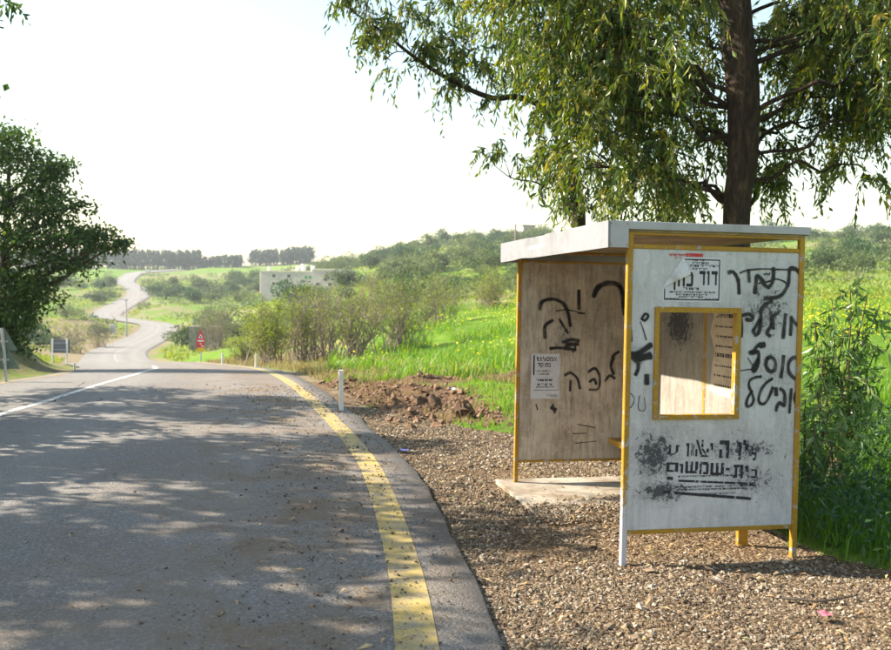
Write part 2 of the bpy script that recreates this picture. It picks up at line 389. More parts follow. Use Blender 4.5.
def ground_z(X, Y, fine=True):
    sh = np.shape(X); X = np.asarray(X, float).ravel(); Y = np.asarray(Y, float).ravel()
    z = base_z(X, Y); D = np.maximum(np.abs(Y), np.abs(X))
    far_ = sstep(45, 140, D)
    z = z+far_*(fbm(X/34, Y/34, 21)-.5)*(5*far_)+(fbm(X/9, Y/9, 31)-.5)*.9*sstep(20, 70, D)
    d, rz = road_dist(X, Y)
    cell = .15+.025*D
    near = 1-sstep(0, 1, (d-.1)/(.6+cell*1.6))
    z = z*(1-near)+(rz-.035-.0012*np.maximum(D-40, 0))*near
    if fine:
        dm = dirt_mask(X, Y); gm = gravel_mask(X, Y)
        z = z+dm*((fbm(X*1.5, Y*1.5, 51, 5)-.5)*.5)*sstep(.3, .9, d)
        z = z+(1-gm)*(1-dm)*(fbm(X*1.1, Y*1.1, 61)-.4)*.16*sstep(.2, .9, d)*(D < 60)
        z = z+gm*(fbm(X*2.2, Y*2.2, 71)-.5)*.035
        # verge bank below the trees on the far side
        bl = sstep(.5, 2.5, d)*(X < -5)*(Y < 27)*sstep(-30, -4, Y); z = z+bl*.55
    return z.reshape(sh)
def axis(lo, hi, c0, c1):
    a = [c1]
    while a[-1] < hi: a.append(a[-1]+.15+.025*(a[-1]-c1))
    b = [c0]
    while b[-1] > lo: b.append(b[-1]-.15-.025*(c0-b[-1]))
    return np.concatenate([b[::-1], np.arange(c0+.13, c1-.05, .13), a])
gx = axis(-900, 900, -4.5, 4.5); gy = axis(-40, 1550, 3.5, 19)
GX, GY = np.meshgrid(gx, gy); GZ = ground_z(GX, GY)
nxg, nyg = len(gx), len(gy)
i, j = np.meshgrid(np.arange(nxg-1), np.arange(nyg-1)); k = (j*nxg+i).ravel()
dd, _ = road_dist(GX, GY)
gm = gravel_mask(GX, GY).ravel(); dm = dirt_mask(GX, GY).ravel()
Xr, Yr = GX.ravel(), GY.ravel()
dry = .37+.6*(fbm(Xr/25, Yr/25, 81)-.45)
dry = dry+.35*(1-sstep(.3, 1.6, dd))*(Yr > 14)
pxr = 445.5+F_PX*Xr/np.maximum(Yr, 3)
dry = dry+.45*((pxr < 110)*(pxr > 30)*(Yr > 60)*(Yr < 190))-.25*((Yr > 360)*(pxr < 140))-.2*(pxr > 380)*(Yr < 60)-.08*(pxr > 780)
dry = np.where((Xr < -4)&(Yr < 40), .5, dry)
ground = tag(mesh_np('ground', np.stack([Xr, Yr, GZ.ravel()], -1), np.stack([k, k+1, k+1+nxg, k+nxg], -1), GROUND, smooth=True,
    attrs={'gravel': gm, 'dirt': dm, 'dry': dry}), kind='structure')
def gz1(x, y): return float(ground_z(np.array([x]), np.array([y]))[0])

# road sheet
NC = 26
V = []; A = []; TK = []
for n_, (x, Y, z, nx, ny, re, wc, wl) in enumerate(rows):
    offs = np.linspace(-re, wl, NC)
    crown = .03*(1-np.abs(offs-wl*.45)/(wl*.55))
    for o_, c_ in zip(offs, crown):
        V.append((x+nx*o_, Y+ny*o_, z+c_)); A.append(max(0, 1-abs(o_-.7)/2.4)*(1 if Y < 45 else .1)); TK.append(math.exp(-((o_-1.35)/.42)**2)+math.exp(-((o_-3.1)/.42)**2)+.8*math.exp(-((o_-wc-1.2)/.5)**2))
    sk, dn = (.05, .09) if Y < 45 else (.8, .55)
    V.append((x-nx*(re+sk), Y-ny*(re+sk), z-dn)); A.append(.6 if Y < 45 else 2.2); TK.append(0)
V = np.array(V); nr = len(rows); i, j = np.meshgrid(np.arange(NC-1), np.arange(nr-1)); k = (j*(NC+1)+i).ravel()
Fq = np.stack([k, k+NC+1, k+NC+2, k+1], -1)
j = np.arange(nr-1)*(NC+1); Fe = np.stack([j+NC, j+2*NC+1, j+NC+1, j], -1)
road = tag(mesh_np('road', V, np.vstack([Fq, Fe]), ASPH, smooth=True, attrs={'soil': A, 'track': TK}), kind='structure')
def crown_z(off, re, wl): return .03*(1-abs(off-wl*.45)/(wl*.55))
def stripe(name, side, width, mat, sel):
    V = []
    for (x, Y, z, nx, ny, re, wc, wl) in rows[sel]:
        o0 = {'y': 0.0, 'w': wc, 'l': wl-.25}[side]
        for e in (-.5, -.17, .17, .5):
            o_ = o0+e*width; V.append((x+nx*o_, Y+ny*o_, z+crown_z(o_, re, wl)+.004))
    n = len(V)//4; F = []
    for a in range(n-1):
        for b in range(3): F.append((a*4+b, a*4+4+b, a*4+5+b, a*4+b+1))
    return tag(mesh_np(name, V, np.array(F), mat, road, smooth=True))
nsel = rows[:, 1] < 600
stripe('edge_line', 'y', .21, YPAINT, rows[:, 1] < 60)
stripe('centre_line', 'w', .12, WPAINT, rows[:, 1] < 30)
FWP = paint_mat('faded_white_paint', (.36, .35, .34), (.3, .29, .28))
stripe('faded_centre_line', 'w', .12, FWP, rows[:, 1] > 70)
stripe('far_edge_line', 'l', .1, YPAINT, rows[:, 1] < 24)

# ------------------------------------------------------------------ bus shelter
SX, SY, YAW, W_, L_, ZB, ZT = 1.132, 5.613, .199, 1.228, 2.514, .22, 2.0
WX = np.array([math.cos(YAW), math.sin(YAW), 0]); AX = np.array([-math.sin(YAW), math.cos(YAW), 0]); S0 = np.array([SX, SY, 0])
def on_near(px, py, off=0.0):          # sight line meets the near panel: (local x, local z)
    d = ray(px, py); o = np.array([0, 0, CAM_H]); t = ((S0+AX*off-o)@AX)/(d@AX); P = o+d*t-S0; return P@WX, P[2]
def on_far(px, py): return on_near(px, py, L_-.03)
def on_back(px, py):
    d = ray(px, py); o = np.array([0, 0, CAM_H]); t = ((S0+WX*(W_-.03)-o)@WX)/(d@WX); P = o+d*t-S0; return P@AX, P[2]

def panel_mat(name, base, stain, streak, spots, scr=.5):
    """dirty painted sheet: torn paper remains, streaks, scratches; spots = (u, v, ru, rv, strength) patches of torn black print"""
    m = M(name); v = m.coord(); sp = m.n('SeparateXYZ'); m.l(v, sp.inputs[0])
    n1 = m.noise(3.2, 8, .65, v, .3); n2 = m.noise(26, 8, .75, v, .8); n3 = m.noise(9, 8, .7, v, .6, (3, 3, .35)); n4 = m.noise(150, 4, .6, v); n5 = m.noise(14, 9, .8, v, 1.2)
    c = m.mix(m.ramp(n1, [(.35, 0.), (.7, .75)]), base, stain)
    c = m.mix(m.ramp(n3, [(.45, 0.), (.75, streak)]), c, tuple(x*.45 for x in stain))
    c = m.mix(m.ramp(n5, [(.36, .55), (.41, 0.)]), c, tuple(x*.75 for x in stain)); c = m.mix(m.ramp(n5, [(.56, 0.), (.6, .5)]), c, tuple(min(1, x*1.12) for x in base))
    vr = m.n('TexVoronoi', feature='DISTANCE_TO_EDGE'); vr.inputs['Scale'].default_value = 7
    wv = m.n('VectorMath', operation='ADD'); tn = m.n('TexNoise'); tn.inputs['Scale'].default_value = 6; tn.inputs['Detail'].default_value = 6
    m.l(v, tn.inputs['Vector']); ss = m.n('VectorMath', operation='SCALE'); ss.inputs['Scale'].default_value = .35; m.l(tn.outputs['Color'], ss.inputs[0])
    m.l(v, wv.inputs[0]); m.l(ss.outputs[0], wv.inputs[1]); m.l(wv.outputs[0], vr.inputs['Vector'])
    sc2 = m.math('MULTIPLY', m.ramp(vr.outputs['Distance'], [(.004, 1.), (.014, 0.)]), m.ramp(n1, [(.5, 0.), (.62, scr)]))
    c = m.mix(sc2, c, (.09, .085, .08))
    tot = None
    for (u, z, ru, rz, st, axi) in spots:
        du = m.math('DIVIDE', m.math('SUBTRACT', sp.outputs[axi], u), ru); dz = m.math('DIVIDE', m.math('SUBTRACT', sp.outputs[2], z), rz)
        r2 = m.math('ADD', m.math('MULTIPLY', du, du), m.math('MULTIPLY', dz, dz))
        g = m.math('MULTIPLY', m.math('POWER', 2.718, m.math('MULTIPLY', r2, -1.0)), st)
        tot = g if tot is None else m.math('MAXIMUM', tot, g)
    if tot is not None:
        fl = m.ramp(m.math('ADD', m.math('MULTIPLY', n2, 1.0), m.math('MULTIPLY', tot, .34)), [(.69, 0.), (.72, .9)])
        n6 = m.noise(34, 9, .8, v, 2.2); n7 = m.noise(11, 9, .75, v, 2.5)
        c = m.mix(m.ramp(m.math('ADD', n6, m.math('MULTIPLY', tot, .22)), [(.6, 0.), (.66, .6)]), c, (.13, .13, .14))
        c = m.mix(m.ramp(m.math('ADD', n7, m.math('MULTIPLY', tot, .16)), [(.61, 0.), (.64, .5)]), c, (.22, .22, .225))
        c = m.mix(m.math('MULTIPLY', tot, .42), c, (.2, .2, .21)); c = m.mix(fl, c, (.035, .038, .05))
    m.color(c); m.rough(.6); m.bump(m.math('ADD', n5, m.math('MULTIPLY', n2, .5)), .35, .006); return m.m
lx = lambda px, py: on_near(px, py)
p1 = lx(655, 455); p2 = lx(768, 310); p3 = lx(648, 492); p4 = lx(640, 356); p5 = lx(760, 450); p6 = lx(772, 370)
NEARP = panel_mat('near_panel_paint', (.53, .53, .56), (.35, .345, .35), .4,
    [(p1[0], p1[1], .16, .17, .85, 0), (p3[0]+.1, p3[1], .2, .08, .8, 0), (p2[0], p2[1], .17, .2, .6, 0), (p4[0], p4[1], .05, .07, .7, 0), (p6[0], p6[1], .17, .2, .35, 0), (p5[0]-.12, p5[1], .35, .09, .6, 0), (p5[0]-.05, p5[1]-.2, .3, .16, .5, 0)])
q1 = on_far(562, 335); q2 = on_far(600, 320)
FARP = panel_mat('far_panel_paint', (.52, .46, .385), (.22, .17, .12), .85, [(q1[0], q1[1], .12, .12, .5, 0), (q2[0], q2[1], .16, .3, .3, 0)])
b1 = on_back(680, 325)
BACKP = panel_mat('back_panel_paint', (.33, .3, .265), (.21, .18, .145), .8, [(b1[0], b1[1], .3, .22, .9, 1)], .9)
YFR = None
def yellow_frame():
    m = M('yellow_frame_paint'); v = m.coord(); n1 = m.noise(11, 8, .75, v); n2 = m.noise(60, 5, .7, v); n3 = m.noise(3, 5, .6, v)
    c = m.mix(m.ramp(n3, [(.35, 0.), (.7, 1.)]), (.4, .225, .016), (.3, .16, .014))
    c = m.mix(m.ramp(n1, [(.56, 0.), (.6, 1.)]), c, (.33, .33, .37)); c = m.mix(m.ramp(n1, [(.64, 0.), (.68, 1.)]), c, (.14, .07, .035))
    c = m.mix(m.ramp(n2, [(.35, .35), (.6, 0.)]), c, (.1, .06, .02))
    sp = m.n('SeparateXYZ'); m.l(v, sp.inputs[0]); near_ = m.math('MULTIPLY', m.math('LESS_THAN', sp.outputs[1], .06), m.math('LESS_THAN', sp.outputs[0], .038))
    lo = m.ramp(m.math('ADD', sp.outputs[2], m.math('MULTIPLY', m.math('SUBTRACT', n1, .5), 1.6)), [(.35, 1.), (.5, 0.)])
    c = m.mix(m.math('MULTIPLY', near_, lo), c, (.42, .42, .46)); m.color(c); m.rough(.55); m.bump(n1, .3, .004); return m.m
YFR = yellow_frame()
WMET = worn('white_roof_metal', (.38, .385, .415), (.25, .245, .24), 3, .5, .72, .45, .12)
CEIL = worn('ceiling_board', (.4, .32, .21), (.2, .15, .09), 5, .4, .7, .8, .2)
INK = M('printing_ink'); INK.color((.02, .021, .028)); INK.rough(.7); INK = INK.m
def torn_ink():
    m = M('torn_printing_ink'); v = m.coord(); n = m.noise(22, 7, .75, v, .5)
    m.color((.02, .021, .03)); m.rough(.7); tr = m.n('BsdfTransparent'); mx = m.n('MixShader')
    m.l(m.ramp(n, [(.4, 0.), (.44, 1.)]), mx.inputs[0]); m.l(tr.outputs[0], mx.inputs[1]); m.l(m.b.outputs[0], mx.inputs[2]); m.l(mx.outputs[0], m.out.inputs[0]); return m.m
TINK = torn_ink()
RINK = worn('red_printing_ink', (.5, .03, .04), (.6, .2, .2), 30, .5, .7)
PAPER = worn('poster_paper', (.56, .56, .61), (.47, .46, .47), 5, .5, .8, .8, .1)
OLDPAPER = worn('old_poster_paper', (.55, .46, .36), (.36, .28, .2), 8, .45, .7, .9, .2)
PAPERB = worn('poster_back', (.6, .6, .62), (.42, .41, .4), 14, .5, .66, .8, .3)
def spray_mat():
    m = M('black_spray_paint'); e = m.attr('edge'); n = m.noise(90, 4, .7); m.color((.012, .012, .016)); m.rough(.5)
    al = m.ramp(m.math('ADD', e, m.math('MULTIPLY', m.math('SUBTRACT', n, .5), .35)), [(.08, 0.), (.4, .3), (.62, .97)]); al = m.math('MULTIPLY', al, m.ramp(m.noise(9, 3, .5), [(.35, .62), (.55, 1.)]))
    tr = m.n('BsdfTransparent'); mx = m.n('MixShader'); m.l(al, mx.inputs[0]); m.l(tr.outputs[0], mx.inputs[1]); m.l(m.b.outputs[0], mx.inputs[2]); m.l(mx.outputs[0], m.out.inputs[0]); return m.m
SPRAY = spray_mat()

shel = thing('bus_shelter', 'graffiti covered bus shelter with yellow frame, white roof and torn posters on gravel', 'bus shelter', (SX, SY, 0), YAW)
PW = .037
def post(x, y, z0=-.12, z1=2.1, sx=PW, sy=PW): return MB().box((x, y, z0), (x+sx, y+sy, z1), .004).build('post', YFR, shel)
post(0, 0); post(W_-PW, 0); post(0, L_-PW); post(W_-PW, L_-PW)
ym = on_back(705, 360)[0]; ym2 = ym-.0
post(W_-PW, ym-.02, sy=.04)
# near panel with its window opening
wl_, wt_ = on_near(656, 307); wr_, _ = on_near(741, 309); _, wb_ = on_near(654, 418); wr2, wb2 = on_near(737, 419)
wr_ = (wr_+wr2)/2+.004; wb_ = (wb_+wb2)/2; wl_ = (wl_+on_near(654, 418)[0])/2; wt_ = (wt_+on_near(741, 309)[1])/2
def sheet_with_hole(x0, x1, z0, z1, hx0, hx1, hz0, hz1, y0, y1):
    V = []
    for y in (y0, y1):
        V += [(x0, y, z0), (x1, y, z0), (x1, y, z1), (x0, y, z1), (hx0, y, hz0), (hx1, y, hz0), (hx1, y, hz1), (hx0, y, hz1)]
    Q = []
    for a in range(4):
        b = (a+1) % 4; Q += [(a, b, 4+b, 4+a), (8+b, 8+a, 12+a, 12+b), (a, 8+a, 8+b, b), (4+a, 4+b, 12+b, 12+a)]
    return MB().add(V, Q)
RW = .028
near = sheet_with_hole(PW, W_-PW, ZB, ZT, wl_, wr_, wb_, wt_, .014, .03).build('side_panel', NEARP, shel)
def rail(par, a, b, name='rail'): return MB().box(a, b, .003).build(name, YFR, par)
rail(shel, (PW+.001, .006, ZT), (W_-PW-.001, .038, ZT+RW)); rail(shel, (PW+.001, .006, ZB-RW), (W_-PW-.001, .038, ZB))
fw = .03
wf = MB().box((wl_-.004, -.004, wt_-fw), (wr_+.004, .045, wt_+.004)).box((wl_-.004, -.004, wb_-.004), (wr_+.004, .045, wb_+fw*.8))
wf.box((wl_-.004, -.003, wb_+fw*.8), (wl_+fw*.8, .044, wt_-fw)).box((wr_-fw, -.003, wb_+fw*.8), (wr_+.004, .044, wt_-fw))
wf.build('window_frame', YFR, near)
# far panel
FY = L_-.036
fp = MB().box((PW, FY, ZB), (W_-PW, FY+.016, ZT)).build('side_panel', FARP, shel)
rail(shel, (PW+.001, FY-.008, ZT), (W_-PW-.001, FY+.024, ZT+.02)); rail(shel, (PW+.001, FY-.008, ZB-.022), (W_-PW-.001, FY+.024, ZB))
# back wall sheets
for a, b in ((PW, ym-.02), (ym+.02, L_-PW)):
    MB().box((W_-.034, a+.001, ZB), (W_-.018, b-.001, ZT)).build('back_panel', BACKP, shel)
    rail(shel, (W_-.042, a+.001, ZT), (W_-.012, b-.001, ZT+RW)); rail(shel, (W_-.042, a+.001, ZB-RW), (W_-.012, b-.001, ZB))
# roof
roof = None
RX0, RX1, RY0, RY1, RT = -.14, W_+.02, -.02, L_+.05, 2.168
roof = MB().box((RX0+.02, RY0+.016, 2.118), (RX1-.01, RY1-.004, RT-.003)).build('roof', WMET, shel)
MB().box((RX0+.03, RY0+.03, 2.103), (RX1-.02, RY1-.02, 2.1175)).build('ceiling_board', CEIL, roof)
# road-side fascia, dented sheet
ys = np.linspace(RY0, RY1, 44); zs = np.linspace(2.0, RT, 6); V = []; 
for s_ in (0, 1):
    for z in zs:
        dent = .012*(vnoise(ys*2.1, z*3, 5)-.5)+.02*np.exp(-((ys-1.5)/.18)**2)*(z > 2.1)
        top = -.012*np.exp(-((ys-1.45)/.15)**2)*(z > 2.15)-.008*np.exp(-((ys-.9)/.1)**2)*(z > 2.15)+.01*np.exp(-((ys-1.9)/.2)**2)*(z < 2.01)
        for y, d_, tp in zip(ys, dent, top): V.append((RX0+d_+s_*.012, y, z+tp))
n = 44; F = []
for s_ in (0, 1):
    for a in range(5):
        for b in range(43):
            k0 = s_*n*6+a*n+b; q = (k0, k0+n, k0+n+1, k0+1); F.append(q if s_ == 0 else q[::-1])
o_ = n*6
for b in range(43): F += [(b, b+1, o_+b+1, o_+b), (5*n+b, o_+5*n+b, o_+5*n+b+1, 5*n+b+1)]
for a in range(5): F += [(a*n, o_+a*n, o_+a*n+n, a*n+n), (a*n+43, a*n+n+43, o_+a*n+n+43, o_+a*n+43)]
FASC = worn('shade_tinted_fascia', (.23, .235, .255), (.16, .155, .15), 3, .5, .75, .6, .12)  # white metal like the roof; tree shade is put into its grey colour
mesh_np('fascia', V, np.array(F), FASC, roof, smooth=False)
MB().box((RX0+.0125, RY0, 2.002), (RX0+.135, RY0+.012, RT-.001), .002).build('fascia_end', WMET, roof)
MB().box((RX0+.1355, RY0+.002, 2.118), (RX1, RY0+.0145, RT), .002).build('edge_trim', WMET, roof)
MB().box((RX1-.008, RY0+.016, 2.116), (RX1+.004, RY1, RT+.001)).build('edge_trim', WMET, roof)
MB().box((RX0+.0125, RY1-.003, 2.0), (RX1-.01, RY1+.008, RT-.002)).build('edge_trim', WMET, roof)
for kx, kz in ((.018, 2.02), (.125, 2.02), (.018, 2.15), (.125, 2.15)):
    MB().tube([(RX0+kx, RY0+.001, kz), (RX0+kx, RY0-.004, kz)], .005, 6).build('rivet', YFR, roof)
rail(roof, (PW, .004, 2.085), (W_-PW, .034, 2.1015), 'beam'); rail(roof, (PW, L_-.04, 2.08), (W_-PW, L_-.01, 2.1015), 'beam'); rail(roof, (.005, PW, 2.07), (.035, L_-PW, 2.1015), 'beam')
# bench along the back wall
WOOD = worn('bench_wood', (.3, .19, .09), (.16, .1, .05), 8, .4, .65, .75)
bs = on_far(605, 443)
bench = MB().box((bs[0]+.02, .25, .395), (W_-.06, L_-.1, .42), .004).build('bench_seat', WOOD, shel)
MB().box((bs[0], .25, .372), (bs[0]+.0195, L_-.1, .422), .003).build('bench_edge', YFR, bench)
mlx, _ = on_near(738, 545, .3); 
for yb in (.3, L_-.45): MB().box((mlx, yb, -.1), (mlx+.075, yb+.035, .394), .003).build('bench_leg', YFR, bench)

# ---- writing: printed Hebrew letters, right to left
def small_lines(mb, x0, x1, z, h, y, seed, gap=.18):
    r = random.Random(seed); x = x0
    while x < x1-h:
        wd = r.uniform(.9, 2.8)*h; xe = min(x+wd, x1); c = x
        while c < xe-.0008:
            k = r.uniform(.35, .7)*h; k = min(k, xe-c)
            t = r.random()
            mb.add([(c, y, z+h*(.0 if t < .6 else .65)), (c+k*.75, y, z+h*(.0 if t < .6 else .65)), (c+k*.75, y, z+h), (c, y, z+h)], [(0, 1, 2, 3)])
            if t < .5: mb.add([(c, y-.0001, z), (c+k*.28, y-.0001, z), (c+k*.28, y-.0001, z+h), (c, y-.0001, z+h)], [(0, 1, 2, 3)])
            c += k
        x = xe+gap*h*2
# mourning notice above the window, its top left corner peeled over
C = lambda x, y: on_near(610+x/6.5, 230+y/6.5)
ptl = C(355, 178); pbr = C(728, 468)
PX0, PX1, PZ0, PZ1 = C(348, 330)[0], (C(728, 468)[0]+C(732, 180)[0])/2, C(540, 468)[1], C(600, 178)[1]
y_p = .0125
cut_t = (C(484, 183)[0], PZ1); cut_l = (PX0, C(352, 372)[1])
poster = MB().add([(PX0, y_p, PZ0), (PX1, y_p, PZ0), (PX1, y_p, PZ1), (cut_t[0], y_p, PZ1), (cut_l[0], y_p, cut_l[1])], None, [(0, 1, 2), (0, 2, 3), (0, 3, 4)]).build('poster', PAPER, shel)
fold = C(518, 288)
fl = np.linspace(0, 1, 7); V = []; F = []
for a in fl:
    e = np.array([cut_l[0]+(cut_t[0]-cut_l[0])*a, cut_l[1]+(cut_t[1]-cut_l[1])*a]); V.append((e[0], y_p-.001, e[1]))
    m_ = e+(np.array(fold)-e)*.5; V.append((m_[0], y_p-.03*math.sin(math.pi*(.25+.5*a)), m_[1]))
tip = len(V); V.append((fold[0], y_p-.03, fold[1]-.0))
for a in range(6): F += [(2*a, 2*a+2, 2*a+3), (2*a, 2*a+3, 2*a+1), (2*a+1, 2*a+3, tip)]
mesh_np('peeled_corner', V, np.array(F), PAPERB, poster, smooth=True)
ink = MB(); bw = .0075; yi = y_p-.0006; mg = .011
def irect(x0, x1, z0, z1): ink.add([(x0, yi, z0), (x1, yi, z0), (x1, yi, z1), (x0, yi, z1)], [(0, 1, 2, 3)])
irect(PX0+mg, PX1-mg, PZ0+mg, PZ0+mg+bw); irect(PX1-mg-bw, PX1-mg, PZ0+mg, PZ1-mg); irect(cut_t[0]+.004, PX1-mg-bw, PZ1-mg-bw, PZ1-mg); irect(PX0+mg, PX0+mg+bw, PZ0+mg, cut_l[1]-.008)
Wp = PX1-PX0; Hp = PZ1-PZ0
for fx0, fx1, fzz, h_, sd in ((.48, .7, .93, .014, 1), (.5, .78, .865, .013, 2), (.46, .97, .8, .015, 3), (.5, .78, .735, .012, 4), (.35, .62, .285, .016, 5), (.12, .9, .21, .011, 6), (.22, .8, .155, .011, 7), (.28, .72, .105, .01, 8), (.06, .28, .055, .011, 9), (.72, .97, .055, .012, 10)):
    small_lines(ink, PX0+Wp*fx0, PX0+Wp*min(fx1, .955), PZ0+Hp*fzz-h_*.3, h_, yi-.0002, sd)
tag(ink.build('printed_lines', INK, poster), kind='stuff')
BL = {'ד': [(0, .76, 1, 1), (.6, 0, .88, .77)], 'ו': [(.3, 0, .8, 1), (0, .78, .32, 1)], 'כ': [(0, .78, .9, 1), (.68, .15, 1, .85), (0, 0, .9, .22)],
 'ה': [(0, .77, 1, 1), (.7, 0, 1, .78), (0, 0, .28, .5)], 'ן': [(.3, -.25, .8, 1), (0, .78, .32, 1)], 'ש': [(0, .05, .22, 1), (.4, .15, .6, 1), (.78, .05, 1, 1), (.05, 0, .95, .21)],
 'ב': [(0, .78, .85, 1), (.56, .2, .88, .8), (0, 0, 1, .22)], 'י': [(.35, 0, 1, 1), (0, .5, .37, 1)], 'ת': [(0, .78, 1, 1), (.72, 0, 1, .8), (.14, 0, .4, .8), (-.05, 0, .16, .2)],
 'מ': [(0, 0, .24, .85), (.12, .76, .9, 1), (.72, .1, 1, .85), (.42, 0, .95, .2)], 'ם': [(0, 0, .26, 1), (.74, 0, 1, 1), (.2, .78, .8, 1), (.2, 0, .8, .22)],
 'ל': [(0, .52, .95, .74), (0, .6, .24, 1.2), (.68, .2, .95, .55), (.35, 0, .8, .24)], '-': [(0, 0, 1, 1)], 'ס': [(0, .78, 1, 1), (0, .1, .25, .8), (.75, .1, 1, .8), (.12, 0, .88, .22)],
 'ג': [(.2, .78, .8, 1), (.5, .2, .8, .8), (0, 0, .35, .3), (.65, 0, .95, .3)], 'ק': [(0, .78, 1, 1), (.72, .2, 1, .8), (0, -.25, .25, .6), (.45, .05, .8, .25)], 'ר': [(0, .77, 1, 1), (.68, 0, 1, .78)],
 'א': [[(0, 1), (.26, 1), (1, 0), (.72, 0)], (.74, .55, 1, 1), (0, 0, .25, .45)], 'צ': [[(0, 1), (.26, 1), (.85, .2), (.6, .2)], (.72, .55, 1, 1), (0, 0, .95, .22)], 'ע': [(0, .3, .24, 1), (.74, .4, 1, 1), [(0, 0), (.3, .22), (1, .5), (.74, .3)]]}
def big_text(x0p, x1p, y0p, y1p, body, Cf, parent, y, mat, bold=0, rot=0.0, name='lettering'):
    a = Cf(x0p, y1p); b = Cf(x1p, y0p); n = len(body); wt = [.55 if c in 'יון' else (.35 if c == ' ' else 1) for c in body]; tot = sum(wt)+.22*(n-1); x = 1.0; first = None
    cx, cz = (a[0]+b[0])/2, (a[1]+b[1])/2
    for c, w_ in zip(body, wt):
        w_ = w_/tot
        if c in BL:
            mb = MB()
            for k_, q in enumerate(BL[c]):
                pts = q if isinstance(q, list) else [(q[0], q[1]), (q[2], q[1]), (q[2], q[3]), (q[0], q[3])]; V = []
                for u, v in pts:
                    X = a[0]+(x-w_+u*w_)*(b[0]-a[0]); Z = a[1]+v*(b[1]-a[1]); V.append((cx+(X-cx)*math.cos(rot)-(Z-cz)*math.sin(rot), y-k_*2e-5, cz+(X-cx)*math.sin(rot)+(Z-cz)*math.cos(rot)))
                mb.add(V, [(0, 1, 2, 3)])
            mb.build('letter', mat, parent)
        x -= w_+.22/tot
big_text(586, 706, 268, 357, 'דוד', C, poster, yi-.0004, INK, .035)
big_text(412, 548, 275, 366, 'כהן', C, poster, yi-.0004, INK, .035)
rs = MB(); a = C(388, 165); b = C(610, 152); small_lines(rs, a[0], b[0], C(500, 170)[1], .014, .0118, 44, .05); small_lines(rs, C(430, 180)[0], C(470, 180)[0], C(450, 184)[1], .008, .0118, 45)
aa = C(500, 172); bb = C(612, 154); rs.add([(aa[0], .0122, aa[1]), (bb[0], .0122, aa[1]), (bb[0], .0122, bb[1]), (aa[0], .0122, bb[1])], [(0, 1, 2, 3)])
tag(rs.build('red_sticker_remains', RINK, shel), kind='stuff')
# torn black-letter poster below the window
Cb = lambda x, y: on_near(620+x/5.569, 420+y/5.569)
ROTP = -.035
tp = MB(); P4 = [Cb(250, 225), Cb(790, 260), Cb(790, 455), Cb(240, 470)]
pz = [(p[0], .0131, p[1]) for p in P4]
for body, x0, x1, y0, y1 in (('ל', 735, 768, 165, 228), ('ו', 655, 688, 125, 222), ('י', 690, 722, 112, 170), ('ה', 558, 615, 115, 215), ('י', 508, 525, 130, 170), ('צ', 455, 500, 160, 208), ('א', 425, 470, 112, 205), ('ו', 372, 395, 130, 205), ('א', 400, 420, 130, 200), ('ע', 275, 330, 140, 210),
        ('ב', 735, 775, 275, 326), ('י', 700, 722, 256, 290), ('ת', 636, 692, 250, 325), ('-', 594, 618, 268, 282), ('ש', 508, 585, 240, 310), ('מ', 447, 500, 235, 305), ('ש', 368, 440, 232, 300), ('ם', 262, 330, 238, 292), ('ו', 335, 362, 245, 298)):
    big_text(x0, x1, y0, y1, body, Cb, shel, .0118, TINK, .05, -.03)
bars = MB()
def bar(x0, y0, x1, y1, h, y=.0118):
    a = Cb(x0, y0); b = Cb(x1, y1); bars.add([(a[0], y, a[1]-h/2), (b[0], y, b[1]-h/2), (b[0], y, b[1]+h/2), (a[0], y, a[1]+h/2)], [(0, 1, 2, 3)])
bar(265, 325, 300, 328, .02); bar(330, 340, 715, 356, .014); bar(725, 358, 762, 360, .026); bar(310, 408, 735, 440, .019); bar(246, 402, 285, 404, .02)
tag(bars.build('printed_bars', TINK, shel), kind='stuff')
sm = MB()
for k_, (x0, x1, yy) in enumerate(((330, 720, 322), (258, 300, 372), (312, 760, 382), (320, 700, 397), (440, 660, 420))):
    a = Cb(x0, yy); b = Cb(x1, yy); small_lines(sm, a[0], b[0], a[1]-.02*0, .011, .0116, 60+k_)
tag(sm.build('printed_lines', TINK, shel), kind='stuff')
# small notice on the far panel, seen inside
Cf_ = lambda x, y: on_far(515+x/9.29, 340+y/9.29)
a = Cf_(142, 545); b = Cf_(420, 128); yf = FY-.0015
n2 = MB().add([(a[0], yf, a[1]), (b[0], yf, a[1]), (b[0], yf, b[1]-.03), (b[0]-.012, yf, b[1]-.06), (b[0]-.004, yf, b[1]), (a[0], yf, b[1])], None, [(0, 1, 2), (0, 2, 3), (0, 3, 5), (3, 4, 5)]).build('poster', PAPER, shel)
big_text(200, 385, 158, 196, 'אמסלגי', Cf_, n2, yf-.001, INK, .02); big_text(205, 330, 212, 250, 'בית קיר', Cf_, n2, yf-.001, INK, .02)
ik = MB()
for x0, x1, yy, h_ in ((205, 325, 288, .012), (220, 315, 316, .012), (195, 355, 372, .02), (205, 355, 412, .018), (195, 360, 436, .012), (295, 400, 512, .009), (320, 400, 527, .008)):
    p_ = Cf_(x0, yy); q_ = Cf_(x1, yy); small_lines(ik, p_[0], q_[0], p_[1]-h_/2, h_, yf-.001, int(yy))
for x0, x1, y0, y1 in ((150, 158, 140, 540), (165, 182, 140, 325), (168, 405, 462, 467), (400, 405, 340, 462)):
    p_ = Cf_(x0, y1); q_ = Cf_(x1, y0); ik.add([(p_[0], yf-.001, p_[1]), (q_[0], yf-.001, p_[1]), (q_[0], yf-.001, q_[1]), (p_[0], yf-.001, q_[1])], [(0, 1, 2, 3)])
tag(ik.build('printed_lines', INK, n2), kind='stuff')
